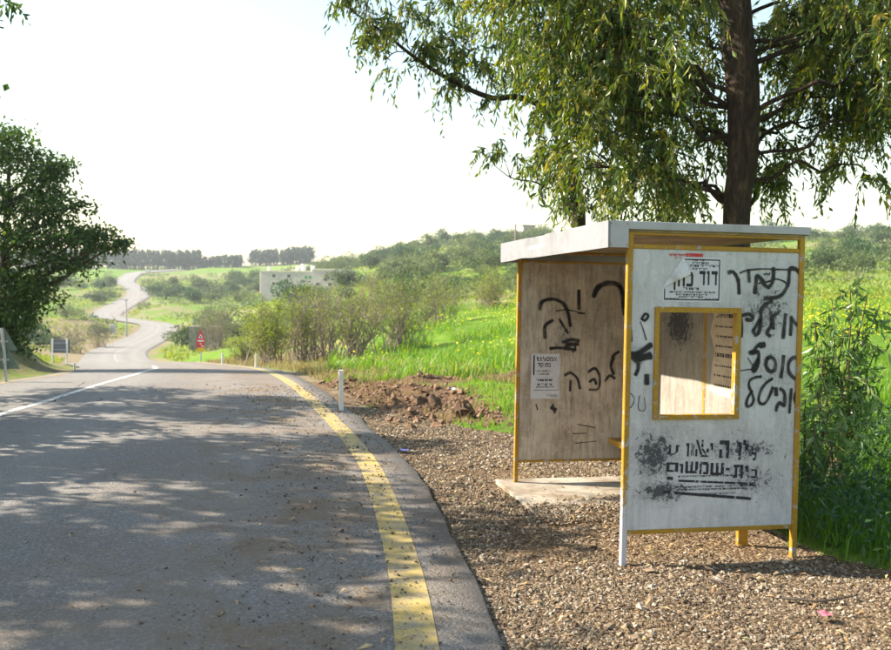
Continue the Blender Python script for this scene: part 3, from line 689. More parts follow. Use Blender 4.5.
# old posters on the back wall, seen through the window
xb = W_-.0355
a = on_back(710, 392); b = on_back(736, 305)
zz0, zz1 = a[1], 1.86
old = MB(); yy0, yy1 = b[0], a[0]
prof = [(yy1, zz0+.02), (yy1-.06, zz0), (yy0, zz0-.02), (yy0, zz1), (yy1+.0, zz1), (yy1-.04, zz1-.3), (yy1+.01, zz1-.42), (yy1-.06, zz1-.55)]
c0 = ((yy0+yy1)/2, (zz0+zz1)/2)
V = [(xb, c0[0], c0[1])]+[(xb, p[0], p[1]) for p in prof]
oldp = MB().add(V, None, [(0, 1+i, 1+(i+1) % len(prof)) for i in range(len(prof))]).build('old_poster', OLDPAPER, shel)
ok = MB()
r = random.Random(5)
for k_ in range(11):
    z = zz1-.08-k_*.075; h = .03 if k_ in (3, 7) else .014; y = yy0+.03
    while y < yy1-.08:
        k2 = r.uniform(.01, .03); ok.add([(xb-.001, y, z), (xb-.001, y+k2, z), (xb-.001, y+k2, z+h), (xb-.001, y, z+h)], [(0, 1, 2, 3)]); y += k2+r.uniform(.004, .014)
tag(ok.build('printed_lines', TINK, oldp), kind='stuff')
# graffiti: sprayed strokes, a thin film of paint on the sheet
def strokes(name, lst, Cfun, y, width, parent):
    for st in lst:
        wd = width; V = []; Q = []; E = []
        if isinstance(st[0], (int, float)): wd = st[0]; st = st[1:]
        P = catmull([Cfun(*p) for p in st], 5) if len(st) > 2 else np.array([Cfun(*p) for p in st])
        P = np.asarray(P); T = np.gradient(P, axis=0); T /= np.linalg.norm(T, axis=1, keepdims=True)+1e-9
        P = np.vstack([P[0]-T[0]*wd*.6, P[0]-T[0]*wd*.15, P, P[-1]+T[-1]*wd*.15, P[-1]+T[-1]*wd*.6]); T = np.vstack([T[0], T[0], T, T[-1], T[-1]])
        N = np.stack([-T[:, 1], T[:, 0]], -1); m = len(P); wv = wd*(.85+.35*vnoise(np.arange(m)*.45, y*9e4, 3))
        for i_, (p, n_) in enumerate(zip(P, N)):
            for c_, e_ in ((-1, 0), (-.5, .62), (0, 1), (.5, .62), (1, 0)):
                q = p+n_*wv[i_]*.5*2.0*c_*(.5 if i_ in (0, m-1) else 1); V.append((q[0], y, q[1])); E.append(e_ if 0 < i_ < m-1 else 0)
        for i_ in range(m-1):
            for c_ in range(4): k_ = i_*5+c_; Q.append((k_, k_+1, k_+6, k_+5))
        mesh_np('graffiti_stroke', V, np.array(Q), SPRAY, parent, attrs={'edge': E}); y -= .00025
G4 = lambda x, y: on_near(725+x/8.13, 260+y/8.13); G5 = lambda x, y: on_near(725+x/7.647, 335+y/7.647)
G3 = lambda x, y: on_near(620+x/5., 300+y/5.)
strokes('graffiti', [[(35, 103), (70, 95), (100, 130), (118, 180), (122, 272)], [(198, 80), (205, 175)],
 [(250, 270), (258, 200), (268, 130), (300, 150), (330, 200), (360, 218), (390, 190), (402, 130), (402, 65)],
 [(330, 312), (400, 308), (460, 290), (500, 240), (525, 180), (535, 75), (575, 68), (615, 110), (635, 180), (642, 245)],
 [.008, (280, 190), (360, 175), (420, 155), (480, 170), (520, 200)],
 [.009, (130, 105), (180, 85), (260, 75), (340, 72), (400, 75), (520, 78), (650, 80)], [.007, (320, 110), (330, 120), (345, 108), (360, 120), (372, 105)]], G4, .0112, .019, shel)
strokes('graffiti', [[(390, 335), (330, 365), (300, 410), (300, 470), (270, 520), (240, 580), (260, 610), (285, 580), (300, 490)],
 [.015, (135, 450), (145, 540), (140, 625)], [(150, 450), (200, 440), (235, 465), (220, 490), (180, 480)],
 [(380, 430), (385, 520), (350, 590), (375, 620)], [(400, 560), (400, 470), (450, 415)], [(500, 440), (490, 550), (480, 635)],
 [(545, 460), (545, 540), (540, 610)], [(545, 470), (580, 515), (605, 525), (625, 450), (622, 370)]], G4, .0108, .018, shel)
strokes('graffiti', [[.026, (310, 75), (275, 80)], [(300, 78), (260, 80), (230, 120), (195, 135), (225, 140), (260, 130), (265, 190), (250, 250), (228, 280), (222, 250), (250, 205), (262, 185)],
 [(330, 180), (320, 230), (345, 275), (380, 275), (395, 235), (385, 190), (355, 168), (330, 180)], [(455, 160), (450, 230), (435, 325)],
 [(575, 180), (530, 175), (495, 215), (495, 280), (530, 325), (575, 350)]], G5, .0112, .018, shel)
strokes('graffiti', [[.014, (285, 318), (240, 325), (200, 345), (190, 390), (215, 450), (225, 500), (205, 540), (175, 545), (175, 500), (200, 450), (215, 430)],
 [.015, (370, 335), (320, 370), (280, 430), (265, 500), (290, 530), (325, 510), (355, 450), (372, 400)], [.022, (395, 410), (400, 460)],
 [.018, (430, 410), (460, 440), (465, 500), (460, 540), (425, 520), (405, 550), (398, 580)], [.015, (515, 415), (505, 520), (500, 595)], [.014, (580, 410), (550, 440), (540, 490), (545, 520)],
 [.006, (120, 275), (160, 268), (210, 262)], [.006, (180, 175), (215, 225), (235, 240)]], G5, .0108, .016, shel)
strokes('graffiti', [[.03, (62, 285), (105, 262), (158, 225)], [.03, (60, 270), (110, 285), (155, 275)], [.022, (75, 300), (130, 290), (160, 285)], [.018, (92, 300), (95, 340), (82, 375)], [.028, (138, 378), (138, 418)],
 [.012, (112, 95), (128, 70), (145, 78), (130, 102), (112, 95)], [.012, (58, 150), (62, 205)], [.004, (40, 480), (60, 470), (75, 500), (55, 540), (35, 515)], [.004, (100, 480), (95, 540), (110, 555), (130, 545), (125, 490)], [.006, (105, 110), (120, 150), (135, 200)]], G3, .0112, .018, shel)
H2 = lambda x, y: on_far(510+x/5.908, 255+y/5.908); H6 = lambda x, y: on_far(510+x/4.483, 355+y/4.483)
strokes('graffiti', [[(175, 320), (190, 275), (250, 260), (310, 285), (340, 340), (355, 420)], [(405, 210), (405, 320)],
 [.034, (492, 245), (520, 190), (580, 165), (640, 180), (665, 240), (675, 350)], [(250, 385), (205, 420), (205, 490)], [(310, 515), (360, 500), (405, 505)], [.03, (330, 530), (400, 525)], [.022, (235, 552), (300, 548), (385, 560)], [.012, (385, 540), (370, 575)],
 [.016, (290, 380), (320, 430), (340, 460)], [.008, (270, 330), (340, 325), (430, 345)], [.01, (400, 345), (440, 345)], [.02, (640, 570), (605, 600), (595, 650)]], H2, FY-.003, .024, shel)
strokes('graffiti', [[(245, 90), (270, 80), (300, 105), (312, 150)], [.016, (270, 115), (268, 160)], [(350, 75), (380, 60), (400, 95), (395, 150), (355, 155)], [(355, 120), (375, 108), (385, 130)], [.022, (465, 15), (450, 45), (462, 85)], [(425, 115), (445, 92), (468, 105)],
 [.02, (182, 235), (205, 245)], [.012, (190, 220), (200, 260)], [.008, (115, 220), (122, 245)], [.005, (280, 352), (340, 350)], [.005, (300, 310), (380, 325)], [.005, (290, 395), (385, 385)]], H6, FY-.003, .018, shel)

# concrete slab under the shelter, half buried in grit
CONC = worn('weathered_concrete', (.36, .32, .26), (.2, .15, .1), 3, .42, .62, .9, .3)
ca = MB(); e = .02
V = []
for y_, z_ in ((.8, -.09), (1.2, -.03), (1.55, .012), (L_+.12, .02), (L_+.12, -.12)):
    for x_ in (-.13, W_*.5, W_+.3): V.append((x_, y_+(.12 if x_ == W_*.5 and y_ < 1.6 else 0), z_))
slab = MB().add(V+[(-.13, .8, -.12), (-.13, 1.2, -.12), (-.13, 1.55, -.12)], [(r_*3+c_, r_*3+c_+1, r_*3+c_+4, r_*3+c_+3) for r_ in range(4) for c_ in range(2)]+[(0, 3, 16, 15), (3, 6, 17, 16), (6, 9, 12, 17)]).build('concrete_slab', CONC); slab.location = (SX, SY, 0); slab.rotation_euler = (0, 0, YAW)
slab['kind'] = 'structure'

# ------------------------------------------------------------------ loose stones, litter
def oct_stones(P, R, flat=.65):
    N = len(P); base = np.array([(1, 0, 0), (0, 1, 0), (-1, 0, 0), (0, -1, 0), (.25, .2, 1), (-.2, -.15, -1.)])
    V = base[None]*R[:, None, None]*rng.uniform(.6, 1.25, (N, 6, 1)); V = V+rng.normal(0, .14, V.shape)*R[:, None, None]; V[:, :, 2] *= flat
    th = rng.uniform(0, 6.28, N); c, s = np.cos(th)[:, None], np.sin(th)[:, None]; ti = rng.uniform(-.5, .5, N)[:, None]
    x = V[:, :, 0]*c-V[:, :, 1]*s; y = V[:, :, 0]*s+V[:, :, 1]*c; z = V[:, :, 2]+x*ti
    V = np.stack([x, y, z], -1)+P[:, None]
    T = np.array([(0, 1, 4), (1, 2, 4), (2, 3, 4), (3, 0, 4), (1, 0, 5), (2, 1, 5), (3, 2, 5), (0, 3, 5)])
    return V.reshape(-1, 3), (np.arange(N)[:, None, None]*6+T[None]).reshape(-1, 3)
def rnd_attr(N, k): return np.repeat(rng.random(N), k)
def stone_mat():
    m = M('gravel_stone'); r = m.attr('rnd'); n = m.noise(40, 4)
    c = m.ramp(r, [(0, (.055, .035, .022)), (.3, (.12, .082, .05)), (.6, (.21, .155, .1)), (.88, (.3, .24, .17)), (1, (.42, .37, .3))])
    c = m.mix(m.ramp(n, [(.4, .3), (.6, 0.)]), c, (.12, .09, .06)); m.color(c); m.rough(.9); return m.m
STONE = stone_mat()
N = 190000
y = 3.3+rng.random(N)**1.35*10.5; x = redge(y)-.12+rng.random(N)**1.05*3.4
g = gravel_mask(x, y); keep = rng.random(N) < g*sstep(.22, .62, fbm(x*1.5, y*1.5, 91, 5))*1.15
# keep grit mostly off the exposed slab
lxs = (x-SX)*WX[0]+(y-SY)*WX[1]; lys = (x-SX)*AX[0]+(y-SY)*AX[1]
onslab = (lxs > -.13)&(lxs < W_+.3)&(lys > 1.0)&(lys < L_+.12); keep &= ~(onslab & (rng.random(N) < np.clip(-.1+(lys-1)*1.25-lxs*.25+.5*(fbm(x*3, y*3, 19)-.5), 0, .99)))
keep &= ~((lxs > .05)&(lxs < W_)&(lys > .15)&(lys < 1.1)&(rng.random(N) < .6))
x, y = x[keep], y[keep]; z = np.maximum(ground_z(x, y), np.where(onslab[keep], .012, -9))
R = .0064*np.exp(rng.normal(0, .48, len(x)))*(1+.05*(y-4)); R = np.clip(R, .0025, .03)
V, T = oct_stones(np.stack([x, y, z+R*.25], -1), R)
tag(mesh_np('gravel_stones', V, T, STONE, attrs={'rnd': rnd_attr(len(x), 6)}), 'loose buff and grey gravel stones along the road edge and under the shelter', 'gravel', kind='stuff')
# grit scattered on the asphalt
N = 7000; y = 3.2+rng.random(N)**1.5*14; off = rng.exponential(1.3, N)-.3; off = np.clip(off, -.33, 4)
x = xyel(y)-off; R = .0045*np.exp(rng.normal(0, .5, N))*(1+.05*y)*.8
V, T = oct_stones(np.stack([x, y, .012+R*.35+zroad(y)], -1), R)
tag(mesh_np('road_grit', V, T, STONE, attrs={'rnd': rnd_attr(N, 6)*.5}), 'small stones scattered over the asphalt beside the yellow line', 'grit', kind='stuff')
def leaf_quads(P, Dr, Nn, L, Wd, fold=.12):
    """pointed leaves: base P, direction Dr, blade normal Nn"""
    Sd = np.cross(Dr, Nn); Sd /= np.linalg.norm(Sd, axis=1, keepdims=True)+1e-9
    L = np.asarray(L)[:, None]; Wd = np.asarray(Wd)[:, None]
    a = P; c = P+Dr*L+Nn*(-L*.12); m = P+Dr*L*.42+Nn*Wd*fold
    V = np.stack([a, m+Sd*Wd*.5, c, m-Sd*Wd*.5], 1).reshape(-1, 3); k = np.arange(len(P))*4
    return V, np.stack([k, k+1, k+2, k+3], -1)
def runit(N):
    v = rng.normal(0, 1, (N, 3)); return v/np.linalg.norm(v, axis=1, keepdims=True)
def unit(v): return v/(np.linalg.norm(v, axis=1, keepdims=True)+1e-9)
N = 900; y = 3.2+rng.random(N)**1.3*8; x = np.where(rng.random(N) < .28, xyel(y)-rng.exponential(1.2, N), redge(y)+rng.random(N)*2.6); k_ = x > redge(y)
z = np.where(k_, ground_z(x, y)+.02, .018); dr = runit(N); dr[:, 2] *= .15; dr = unit(dr); nn = unit(np.array([0, 0, 1.])+rng.normal(0, .25, (N, 3)))
V, Q = leaf_quads(np.stack([x, y, z], -1), dr, nn, rng.uniform(.03, .1, N), rng.uniform(.01, .022, N), .5)
tag(mesh_np('leaf_litter', V, Q, LITTER, attrs={'rnd': rnd_attr(N, 4)}), 'dry fallen eucalyptus leaves strewn over gravel and asphalt', 'leaf litter', kind='stuff')
STICK = worn('dead_stick', (.1, .075, .055), (.05, .04, .03), 9)
pts = [at(px, py, 1) for px, py in ()]
def gpt(px, py):
    d = ray(px, py); t = -CAM_H/d[2]; return np.array([0, 0, CAM_H])+d*t
for pl, rr in (([(782, 601), (800, 604), (822, 606), (845, 603), (856, 601)], .007), ([(711, 583), (722, 586), (738, 589)], .006)):
    P = np.array([gpt(*p) for p in pl]); P[:, 2] = ground_z(P[:, 0], P[:, 1])+.03
    s_ = MB().tube(catmull(P, 4), np.linspace(rr*1.4, rr*.5, (len(P)-1)*4+1), 6).build('fallen_stick', STICK)
    tag(s_, 'long dark fallen stick lying on gravel before the grass' if rr > .0065 else 'short curved dark twig on gravel before the shelter panel', 'stick')
def flatstone(px, py, r_, lab):
    p = gpt(px, py); V, T = oct_stones(np.array([[p[0], p[1], gz1(p[0], p[1])+.02]]), np.array([r_]), .3)
    tag(mesh_np('flat_stone', V, T, STONE, attrs={'rnd': np.full(6, .5)}), lab, 'stone')
flatstone(650, 574, .05, 'flat pale stone slab fragment in gravel by the shelter front post'); flatstone(712, 573, .06, 'flat reddish stone fragment in gravel in front of shelter panel')
def scrap(name, px, py, col, lab, size=.05):
    m = M(name+'_paper'); m.color(col); m.rough(.6); p = gpt(px, py); zz = gz1(p[0], p[1])+.03
    V = []
    for a in range(4):
        for b in range(4): V.append((p[0]+(a-1.5)*size*.5+rng.normal(0, .006), p[1]+(b-1.5)*size*.5+rng.normal(0, .006), zz+rng.uniform(0, size*.5)))
    F = [(a*4+b, a*4+4+b, a*4+5+b, a*4+b+1) for a in range(3) for b in range(3)]
    tag(mesh_np(name, V, np.array(F), m.m), lab, 'litter')
scrap('plastic_scrap', 404, 451, (.3, .3, .75), 'crumpled blue plastic scrap at the asphalt edge', .06)
scrap('paper_scrap', 825, 621, (.5, .12, .16), 'crumpled red wrapper on gravel near the grass', .04)
scrap('paper_scrap', 453, 388, (.55, .6, .75), 'pale blue scrap lying on the disturbed earth', .1)
# clods of dug-up red earth
CLOD = worn('red_earth', (.15, .085, .05), (.23, .15, .09), 9, .4, .65, 1, .6)
N = 3000; y = 11.5+rng.random(N)*7; x = redge(y)+.3+rng.random(N)*3.2; kd = rng.random(N) < dirt_mask(x, y); x, y = x[kd], y[kd]
R = np.clip(.028*np.exp(rng.normal(0, .55, len(x))), .012, .1); V, T = oct_stones(np.stack([x, y, ground_z(x, y)+R*.2], -1), R, .7)
tag(mesh_np('earth_clods', V, T, CLOD), 'broken clods of reddish brown earth in the dug-up verge', 'earth', kind='stuff')
t_ = np.linspace(0, 1, 160); x = -2.2+6.2*t_+rng.normal(0, .12, 160); y = 18.6+5*t_+rng.normal(0, .1, 160); R = rng.uniform(.04, .11, 160)
V, T = oct_stones(np.stack([x, y, ground_z(x, y)+.03], -1), R, .6); tag(mesh_np('earth_ridge', V, T, CLOD), 'low ridge of brown clods along the dirt track', 'earth', kind='stuff')
p = at(463, 414, 12.6)
nb = 260; th = rng.uniform(0, 6.28, nb); ph = np.arccos(rng.uniform(-.2, 1, nb))
cl = MB(); 
def lump(name, c, r, mat, label, cat, seed):
    n = 12; V = []; 
    for a in range(n):
        for b in range(n*2):
            t1 = math.pi*(a+.5)/n; t2 = math.pi*2*b/(n*2); q = np.array([math.sin(t1)*math.cos(t2), math.sin(t1)*math.sin(t2), math.cos(t1)])
            rr = r*(.35+1.1*float(fbm(q[0]*3.5+seed, q[1]*3.5+q[2]*3.1, seed))); V.append(q*rr)
    V = np.array(V); F = [(a*2*n+b, a*2*n+(b+1) % (2*n), (a+1)*2*n+(b+1) % (2*n), (a+1)*2*n+b) for a in range(n-1) for b in range(2*n)]
    o = mesh_np(name, V, np.array(F), mat); o.location = [float(k) for k in c]; return tag(o, label, cat)
DCL = worn('dark_earth', (.075, .045, .03), (.13, .085, .05), 8, .4, .6, 1, .8)
lump('earth_lump', (p[0], p[1], gz1(p[0], p[1])+.06), .17, DCL, 'dark round lump of earth with roots at the grass edge', 'earth', 3)
p = at(428, 402, 14.2); lump('earth_lump', (p[0], p[1], gz1(p[0], p[1])+.04), .24, DCL, 'larger dark lump of dug earth beside the red soil', 'earth', 8)
p = at(385, 388, 15.8); lump('earth_lump', (p[0], p[1], gz1(p[0], p[1])+.0), .2, CLOD, 'low red earth lump behind the white marker post', 'earth', 12)

# ------------------------------------------------------------------ foliage
def strands(P0, D0, L, K, leafL, leafW, droop=1.0, twig_r=.003, spread=.5, updown=.6):
    """hanging leafy shoots: start P0, first direction D0, length L, K leaves each"""
    N = len(P0); t = np.linspace(.12, 1, K)[None, :, None]; Lq = L[:, None, None]
    g = np.array([0, 0, -1.])
    P = P0[:, None]+D0[:, None]*Lq*(t-.3*t*t)+g*Lq*droop*t*t*.75
    T = unit((D0[:, None]*(1-.6*t)+g*droop*t*1.5).reshape(-1, 3))
    n = N*K; dr = unit(T*.5+g*updown+rng.normal(0, spread, (n, 3))); nn = unit(np.cross(dr, runit(n)))
    V, Q = leaf_quads(P.reshape(-1, 3), dr, nn, leafL*rng.uniform(.4, 1.35, n), leafW*rng.uniform(.6, 1.35, n))
    rn = np.clip(np.repeat(rng.normal(.45, .18, N), K)+rng.normal(0, .15, n), 0, 1)
    mb = []
    tt = np.array([0, .4, .75, 1.])[None, :, None]
    C = P0[:, None]+D0[:, None]*Lq*(tt-.3*tt*tt)+g*Lq*droop*tt*tt*.75
    A = unit(np.cross(D0, g)+1e-3); B = np.array([0, 0, 1.])+0*A
    ring = np.stack([A, -.5*A+.86*unit(np.cross(A, D0)), -.5*A-.86*unit(np.cross(A, D0))], 1)
    rr = np.array([1., .8, .6, .3])[None, :, None, None]*twig_r
    TV = (C[:, :, None]+ring[:, None]*rr).reshape(-1, 3)
    b = np.arange(N)[:, None, None]*12+np.arange(3)[None, :, None]*3; k = np.arange(3)[None, None]; k2 = (k+1) % 3
    TQ = np.stack([b+k, b+k2, b+3+k2, b+3+k], -1).reshape(-1, 4)
    return V, Q, np.repeat(rn, 4), TV, TQ
def jittered(A, B, n, amp, sag=0):
    t = np.linspace(0, 1, n)[:, None]; P = np.asarray(A)*(1-t)+np.asarray(B)*t; L = np.linalg.norm(np.asarray(B)-np.asarray(A))
    J = rng.normal(0, amp*L, (n, 3)); J[0] = 0; J[-1] = 0; P = P+J*np.sin(math.pi*t)+np.array([0, 0, sag*L])*np.sin(math.pi*t); return P

# --- main eucalyptus behind the shelter
D1 = 9.2
TB = at(737, 225, D1); basez = gz1(TB[0]+.02, D1)
trunk_px = [(735, 228), (736, 200), (741, 165), (743, 120), (742, 80), (738, 40), (735, 0), (731, -60), (740, -130), (748, -210), (742, -300)]
TP = np.array([[TB[0]+.03, D1, basez-.25], [TB[0], D1, basez+.6]]+[at(a, b, D1) for a, b in trunk_px])
euc = thing('eucalyptus_tree', 'tall eucalyptus with thick dark trunk right behind the bus shelter', 'tree', (TP[0][0], TP[0][1], basez))
E0 = np.array([TP[0][0], TP[0][1], basez])
TR = np.array([.24, .19, .135, .132, .15, .162, .165, .158, .15, .135, .115, .09, .05])
Pc = catmull(TP, 7); Rc = np.interp(np.linspace(0, 1, len(Pc)), np.linspace(0, 1, len(TR)), TR)
tm = MB(); tm.tube(Pc-E0, Rc, 18)
Vt = np.concatenate(tm.V); ctr = np.repeat(Pc-E0, 18, 0); q = Vt[:len(ctr)]-ctr; th = np.arctan2(q[:, 1], q[:, 0])
Vt[:len(ctr)] = ctr+q*(1+.22*(fbm(np.cos(th)*2+Vt[:len(ctr), 2]*2.2, np.sin(th)*2+Vt[:len(ctr), 2]*1.3, 5)-.5)+.1*np.sin(th*3+Vt[:len(ctr), 2]))[:, None]
tm.V = [Vt]; tm.build('trunk', BARK, euc, smooth=True)
def knot(px, py): return at(px, py, D1)
limbs = MB()
def limb(mb, A, B, r0, r1, org, n=7, amp=.05, sag=.06, sides=7):
    P = jittered(A, B, n, amp, sag); P = catmull(P, 3); mb.tube(P-org, np.linspace(r0, r1, len(P)), sides); return P
# clusters of foliage: px, py, D, half-width px, half-height px, half-depth m, shoots
clA = [(500, 8, 9.6, 45, 30, .8, 60), (560, 30, 9.0, 60, 60, 1.0, 190), (630, 30, 8.8, 50, 60, 1.0, 210), (690, 40, 10.3, 35, 70, .7, 140),
 (575, 95, 9.6, 45, 45, .9, 120), (625, 110, 9.2, 50, 55, 1.0, 180), (680, 120, 10.2, 35, 60, .7, 150), (600, 165, 9.6, 45, 45, .8, 120), (650, 180, 9.4, 42, 45, .8, 140), (700, 185, 10.2, 26, 45, .5, 80),
 (800, 20, 10.2, 38, 55, .8, 160), (850, 20, 9.2, 50, 60, 1.2, 190), (890, 50, 8.6, 40, 70, 1.0, 130), (805, 85, 10.3, 38, 40, .8, 110), (845, 90, 9.8, 35, 40, .8, 80), (788, 140, 10.4, 25, 40, .6, 45), (830, 125, 10.0, 32, 28, .7, 55), (858, 165, 9.4, 16, 34, .35, 40), (792, 185, 10.0, 16, 30, .4, 26), (770, 160, 9.9, 14, 45, .4, 26), (875, 120, 9.0, 25, 25, .5, 30),
 (930, 20, 9, 60, 90, 1.3, 120), (1000, -20, 9, 60, 90, 1.4, 90), (560, -70, 9.4, 90, 60, 1.4, 150), (680, -90, 9.2, 90, 70, 1.5, 170), (800, -90, 9.4, 90, 70, 1.5, 170), (910, -90, 9.4, 80, 70, 1.5, 120), (740, -220, 9.4, 160, 80, 1.8, 240), (740, -330, 9.2, 110, 60, 1.5, 120)]
def clusters(cl, limb_from, mb, org, Lr=(.35, .8), K=11, lL=.115, lW=.026, r0=.03, droop=1.0):
    PP = []; DD = []
    for (px, py, D, wx, hy, dz, n) in cl:
        c = at(px, py, D); rx = wx/F_PX*D; rz = hy/F_PX*D
        ns = max(2, n//9); sub = rng.normal(0, .5, (ns, 3)); q = sub[rng.integers(ns, size=n)]+rng.normal(0, .13, (n, 3)); q = np.clip(q, -1.05, 1.05); P = c+q*np.array([rx, dz, rz])+np.array([0, 0, .22])
        d = unit(q*np.array([1, 1, .4])+rng.normal(0, .4, (n, 3))+np.array([0, 0, .25])); PP.append(P); DD.append(d)
        if limb_from is not None:
            s = limb_from(c); Pl = limb(mb, s, c, r0*min(1, .5+n/200), .008, org)
            for kk in range(min(6, 2+n//40)):
                b = Pl[rng.integers(len(Pl)//2, len(Pl))]; e = P[rng.integers(n)]; limb(mb, b, e, .009, .003, org, 4, .04, .02, 4)
    P = np.vstack(PP); Dq = np.vstack(DD)
    return strands(P-org, Dq, rng.uniform(*Lr, len(P)), K, lL, lW, droop)
def from_trunk(c):
    z = np.clip(c[2]-rng.uniform(.1, .9)*(.6 if c[2] < 4 else 1), 2.5, 9.5); k = np.argmin(abs(Pc[:, 2]-z)); return Pc[k]
clA = [(*c[:6], int(c[6]*1.6)) for c in clA]
V, Q, rn, TV, TQ = clusters(clA, from_trunk, limbs, E0, (.22, .55), 11, .11, .03)
limbs.build('limbs', BARK, euc, smooth=True)
tag(mesh_np('twigs', TV, TQ, TWIG, euc), kind='stuff'); tag(mesh_np('crown', V, Q, EUC, euc, attrs={'rnd': rn}), kind='stuff')

# --- slimmer eucalyptus further back with one long reaching branch
D2 = 13.0
tp2 = [(579, 232), (577, 205), (572, 170), (564, 145), (553, 119), (548, 80), (560, 30), (565, -40), (570, -120)]
B0 = at(581, 300, D2); zb2 = gz1(B0[0], D2)
P2 = np.array([[B0[0], D2, zb2-.2]]+[at(a, b, D2) for a, b in tp2]); E2 = np.array([B0[0], D2, zb2])
euc2 = thing('eucalyptus_tree', 'slim eucalyptus with one long bare branch reaching out over the verge', 'tree', E2)
P2c = catmull(P2, 5); t2 = MB(); t2.tube(P2c-E2, np.linspace(.11, .03, len(P2c)), 10); t2.build('trunk', BARK, euc2, smooth=True)
l2 = MB()
br = np.array([at(a, b, d) for a, b, d in ((553, 119, 13), (538, 104, 12.9), (515, 97, 12.8), (492, 98, 12.7), (460, 85, 12.6), (430, 68, 12.5), (405, 50, 12.4), (386, 34, 12.3), (362, 18, 12.2), (345, 5, 12.1))]); brc = catmull(br, 5)
l2.tube(brc-E2, np.linspace(.055, .008, len(brc)), 7)
br3 = catmull(np.array([at(a, b, d) for a, b, d in ((572, 172, 13), (555, 190, 12.9), (535, 182, 12.8), (512, 178, 12.7), (495, 166, 12.6))]), 4); l2.tube(br3-E2, np.linspace(.02, .005, len(br3)), 5)
clB = [(365, 18, 12.1, 22, 16, .5, 34), (395, 32, 12.3, 25, 20, .5, 36), (425, 40, 12.4, 25, 22, .5, 34), (410, 62, 12.4, 28, 14, .5, 26), (450, 60, 12.5, 25, 22, .5, 30), (440, 92, 12.5, 16, 12, .3, 14), (470, 82, 12.6, 22, 18, .4, 26), (500, 60, 12.8, 25, 35, .6, 45), (500, 112, 12.7, 12, 8, .3, 6), (385, 60, 12.3, 14, 20, .3, 10), (350, 8, 12, 14, 12, .3, 14), (440, 5, 12.6, 16, 14, .4, 16),
 (535, 60, 13, 35, 45, .8, 90), (560, 120, 13.2, 25, 30, .6, 55), (575, 165, 13.2, 22, 25, .6, 40), (590, 205, 13.2, 28, 22, .6, 50), (510, 178, 12.7, 18, 8, .2, 12), (495, 166, 12.6, 8, 8, .2, 5), (540, 188, 12.9, 14, 12, .3, 12), (565, 210, 13, 14, 14, .3, 16), (545, 142, 13, 12, 8, .3, 6), (560, 0, 13, 60, 40, 1, 90), (560, -80, 13, 60, 50, 1.2, 80)]
def from_b(c):
    A = np.vstack([P2c[12:], brc, br3]); d = np.linalg.norm(A-c, axis=1)+np.maximum(0, A[:, 2]-c[2]); return A[np.argmin(d)]
clB = [(*c[:6], int(c[6]*1.5)) for c in clB]
V, Q, rn, TV, TQ = clusters(clB, from_b, l2, E2, (.2, .48), 9, .125, .034, .014)
l2.build('limbs', BARK, euc2, smooth=True); tag(mesh_np('twigs', TV, TQ, TWIG, euc2), kind='stuff'); tag(mesh_np('crown', V, Q, EUC, euc2, attrs={'rnd': rn}), kind='stuff')

# --- roadside broadleaf tree on the far verge
def broadleaf(name, label, base, height, crown, leaf, nleaf, mat, lean=(0, 0), seed=1, tr=.16, group=None, parts=True):
    """crown = list of (dx, dy, z, rx, ry, rz, weight)"""
    global rng
    z0 = gz1(base[0], base[1]); org = np.array([base[0], base[1], z0]); t = thing(name, label, 'tree', org, 0, group)
    P = np.array([[0, 0, -.25], [.05, .02, height*.2], [lean[0]*.4, lean[1]*.4, height*.45], [lean[0], lean[1], height*.8]]); Pq = catmull(P, 6)
    tb = MB(); tb.tube(Pq, np.linspace(tr, tr*.3, len(Pq)), 10); tb.build('trunk', DBARK, t, smooth=True)
    lm = MB(); PP = []; tot = sum(c[6] for c in crown)
    for (dx, dy, z, rx, ry, rz, wt) in crown:
        c = np.array([dx, dy, z]); k = np.argmin(abs(Pq[:, 2]-max(height*.15, z-.35*math.hypot(dx, dy)-.3))); Pl = limb(lm, Pq[k], c, tr*.35, .015, np.zeros(3), 6, .05, .03, 6)
        n = max(10, int(nleaf*wt/tot)); nc = max(3, n//70)
        q = unit(rng.normal(0, 1, (nc, 3)))*rng.uniform(.35, 1.0, (nc, 1))**.5; cc = c+q*np.array([rx, ry, rz])
        for e in cc[:5]: limb(lm, Pl[-4], e, .02, .005, np.zeros(3), 4, .05, .02, 4)
        PP.append(np.repeat(cc, n//nc+1, 0)[:n]+rng.normal(0, .16, (n, 3))*np.array([1.3, 1.3, .8])*min(1.4, rx+.4))
    lm.build('limbs', DBARK, t, smooth=True)
    P = np.vstack(PP); n = len(P); dr = unit(rng.normal(0, 1, (n, 3))+np.array([0, 0, -.4])); nn = unit(rng.normal(0, .7, (n, 3))+np.array([0, 0, .8]))
    V, Q = leaf_quads(P, dr, nn, leaf*rng.uniform(.6, 1.4, n), leaf*.5*rng.uniform(.6, 1.3, n)); rn = np.clip(rng.normal(.45, .22, n), 0, 1)
    tag(mesh_np('crown', V, Q, mat, t, attrs={'rnd': np.repeat(rn, 4)}), kind='stuff'); return t
tx, ty = -11.6, 23.5
def rel(px, py, D): 
    p = at(px, py, D); return p[0]-tx, p[1]-ty, p[2]-gz1(tx, ty)
crownL = []
